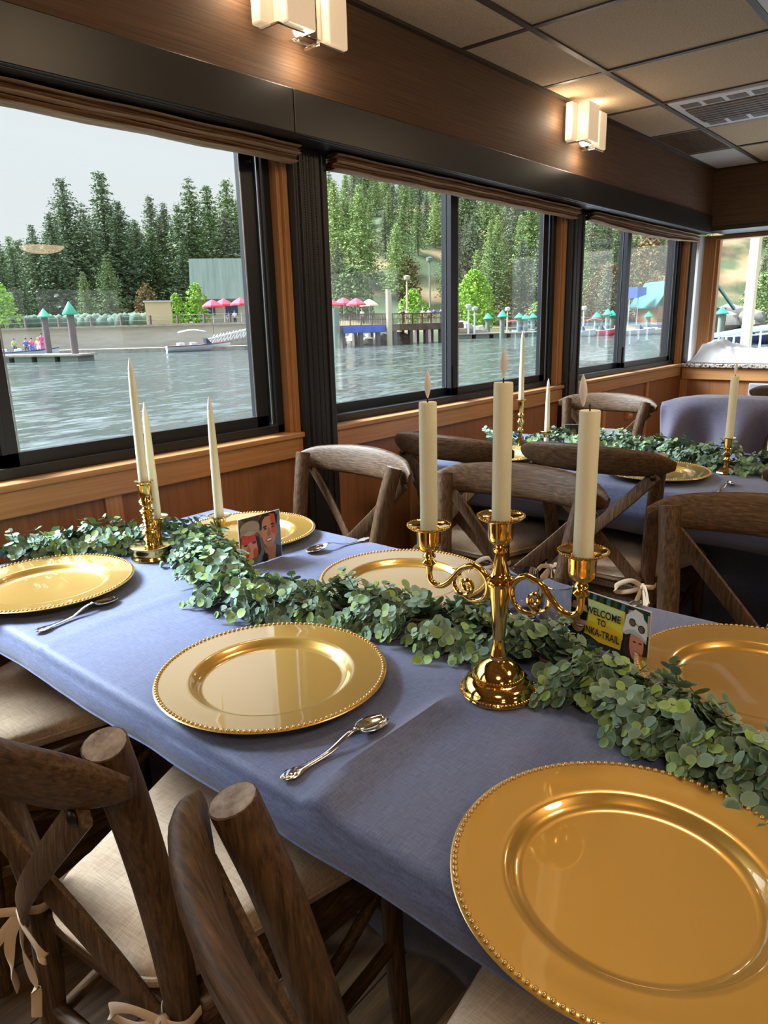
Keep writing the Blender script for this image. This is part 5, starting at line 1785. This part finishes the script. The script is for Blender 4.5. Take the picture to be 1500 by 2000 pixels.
pink, white_s, blue_s, green_s, dk = plain('pink clothing', rgb(236, 96, 156), .8), plain('white clothing', rgb(232, 230, 228), .8), plain('blue clothing', rgb(66, 104, 196), .8), plain('green clothing', rgb(160, 186, 84), .8), plain('dark clothing', rgb(60, 58, 66), .8)
khaki, brown_h, blond = plain('khaki clothing', rgb(176, 152, 126), .8), plain('brown hair', rgb(58, 42, 32), .7), plain('straw hat', rgb(208, 182, 132), .8)
gp_ = 'people in the white boat'
for px, d, sh, tr_, hr, sit, lab in ((79, 81.6, pink, pink, brown_h, False, 'person all in pink standing in the white boat'), (47, 82, blue_s, dk, brown_h, True, 'person in a blue shirt seated in the white boat'), (71, 82, white_s, white_s, blond, True, 'person in white seated in the white boat'),
                                     (58, 82.2, pink, blue_s, brown_h, True, 'person in pink and blue seated low between the blue and the white one'), (24, 82, green_s, dk, brown_h, True, 'dark haired person in yellow green at the left end of the white boat')):
    person(lab, spot(px, d, WZ + (.62 if not sit else .60)), facing(px, d), sh, tr_, hr, sit, gp_)
rz_ = pr_.rotation_euler.z
for px, sh, tr_, hr, lab in ((795, white_s, khaki, blond, 'person in a white top on the pier beside the cream lamp post'), (787, dk, dk, brown_h, 'person in dark clothes on the pier, left of the one in a white top'), (826, white_s, khaki, blond, 'person in white with a light hat in the middle of the pier'),
                             (838, white_s, dk, brown_h, 'person in a white shirt and dark trousers on the pier'), (848, blue_s, khaki, brown_h, 'person in a blue shirt on the pier'), (862, blue_s, dk, brown_h, 'person in blue at the right end of the pier, by the mullion'),
                             (708, white_s, dk, brown_h, 'person in white at the left part of the pier')):
    u = (px - 652) / (905 - 652)
    d = 80 + 13 * u + 2.2
    person(lab, spot(px, d, WZ + zd), facing(px, d), sh, tr_, hr, False, 'people on the pier')
for px, sh, lab in ((449, blue_s, 'person in a light blue shirt on the lawn below the umbrellas'), (460, white_s, 'person in white on the lawn below the umbrellas')):
    person(lab, spot(px, 94, ground(px, 94)), facing(px, 94), sh, dk, brown_h, False, 'people below the umbrellas')

# ---- bow of this boat outside the end window
struct(MB().box(6.0, 10.2, -6, 4.2, -.25, -.02), 'floor_bow_deck', M['white'], smooth=0)
fr_ = thing('bow_railing', 'blue-topped white railing on the bow outside the end window', 'railing', (8.2, 2.6, 0))
RP = catmull([(9.5, 3.3, .93), (9.2, 2.65, .99), (8.8, 2.02, 1.08), (8.3, 1.2, 1.13), (7.9, .2, 1.15), (7.6, -1.0, 1.15)], 6)
RP = [p - Vector((8.2, 2.6, 0)) for p in RP]
MB().tube(RP, .030, 8).build('handrail', plain('blue grey handrail', rgb(132, 144, 176), .4), fr_)
MB().tube([p - Vector((0, 0, .78)) for p in RP], .022, 6).build('bottom_rail', M['white'], fr_)
acc = 0
for a, b in zip(RP, RP[1:]):
    n = max(1, round((b - a).length / .12))
    for k in range(n):
        p = a.lerp(b, k / n)
        MB().tube([p - Vector((0, 0, .78)), p], .011, 6).build('baluster', M['white'], fr_)
ps = seen_at(1468, 560, 7.7)
t = thing('deck_post', 'cream post holding up the bow roof outside the end window', 'post', (ps.x, ps.y, -.02))
MB().box(-.042, .042, -.042, .042, 0, 2.6).build('shaft', M['cream'], t, smooth=0, bevel=.008)
MB().box(-.08, .08, -.08, .08, 0, .08).build('base', M['cream'], t, smooth=0, bevel=.008)
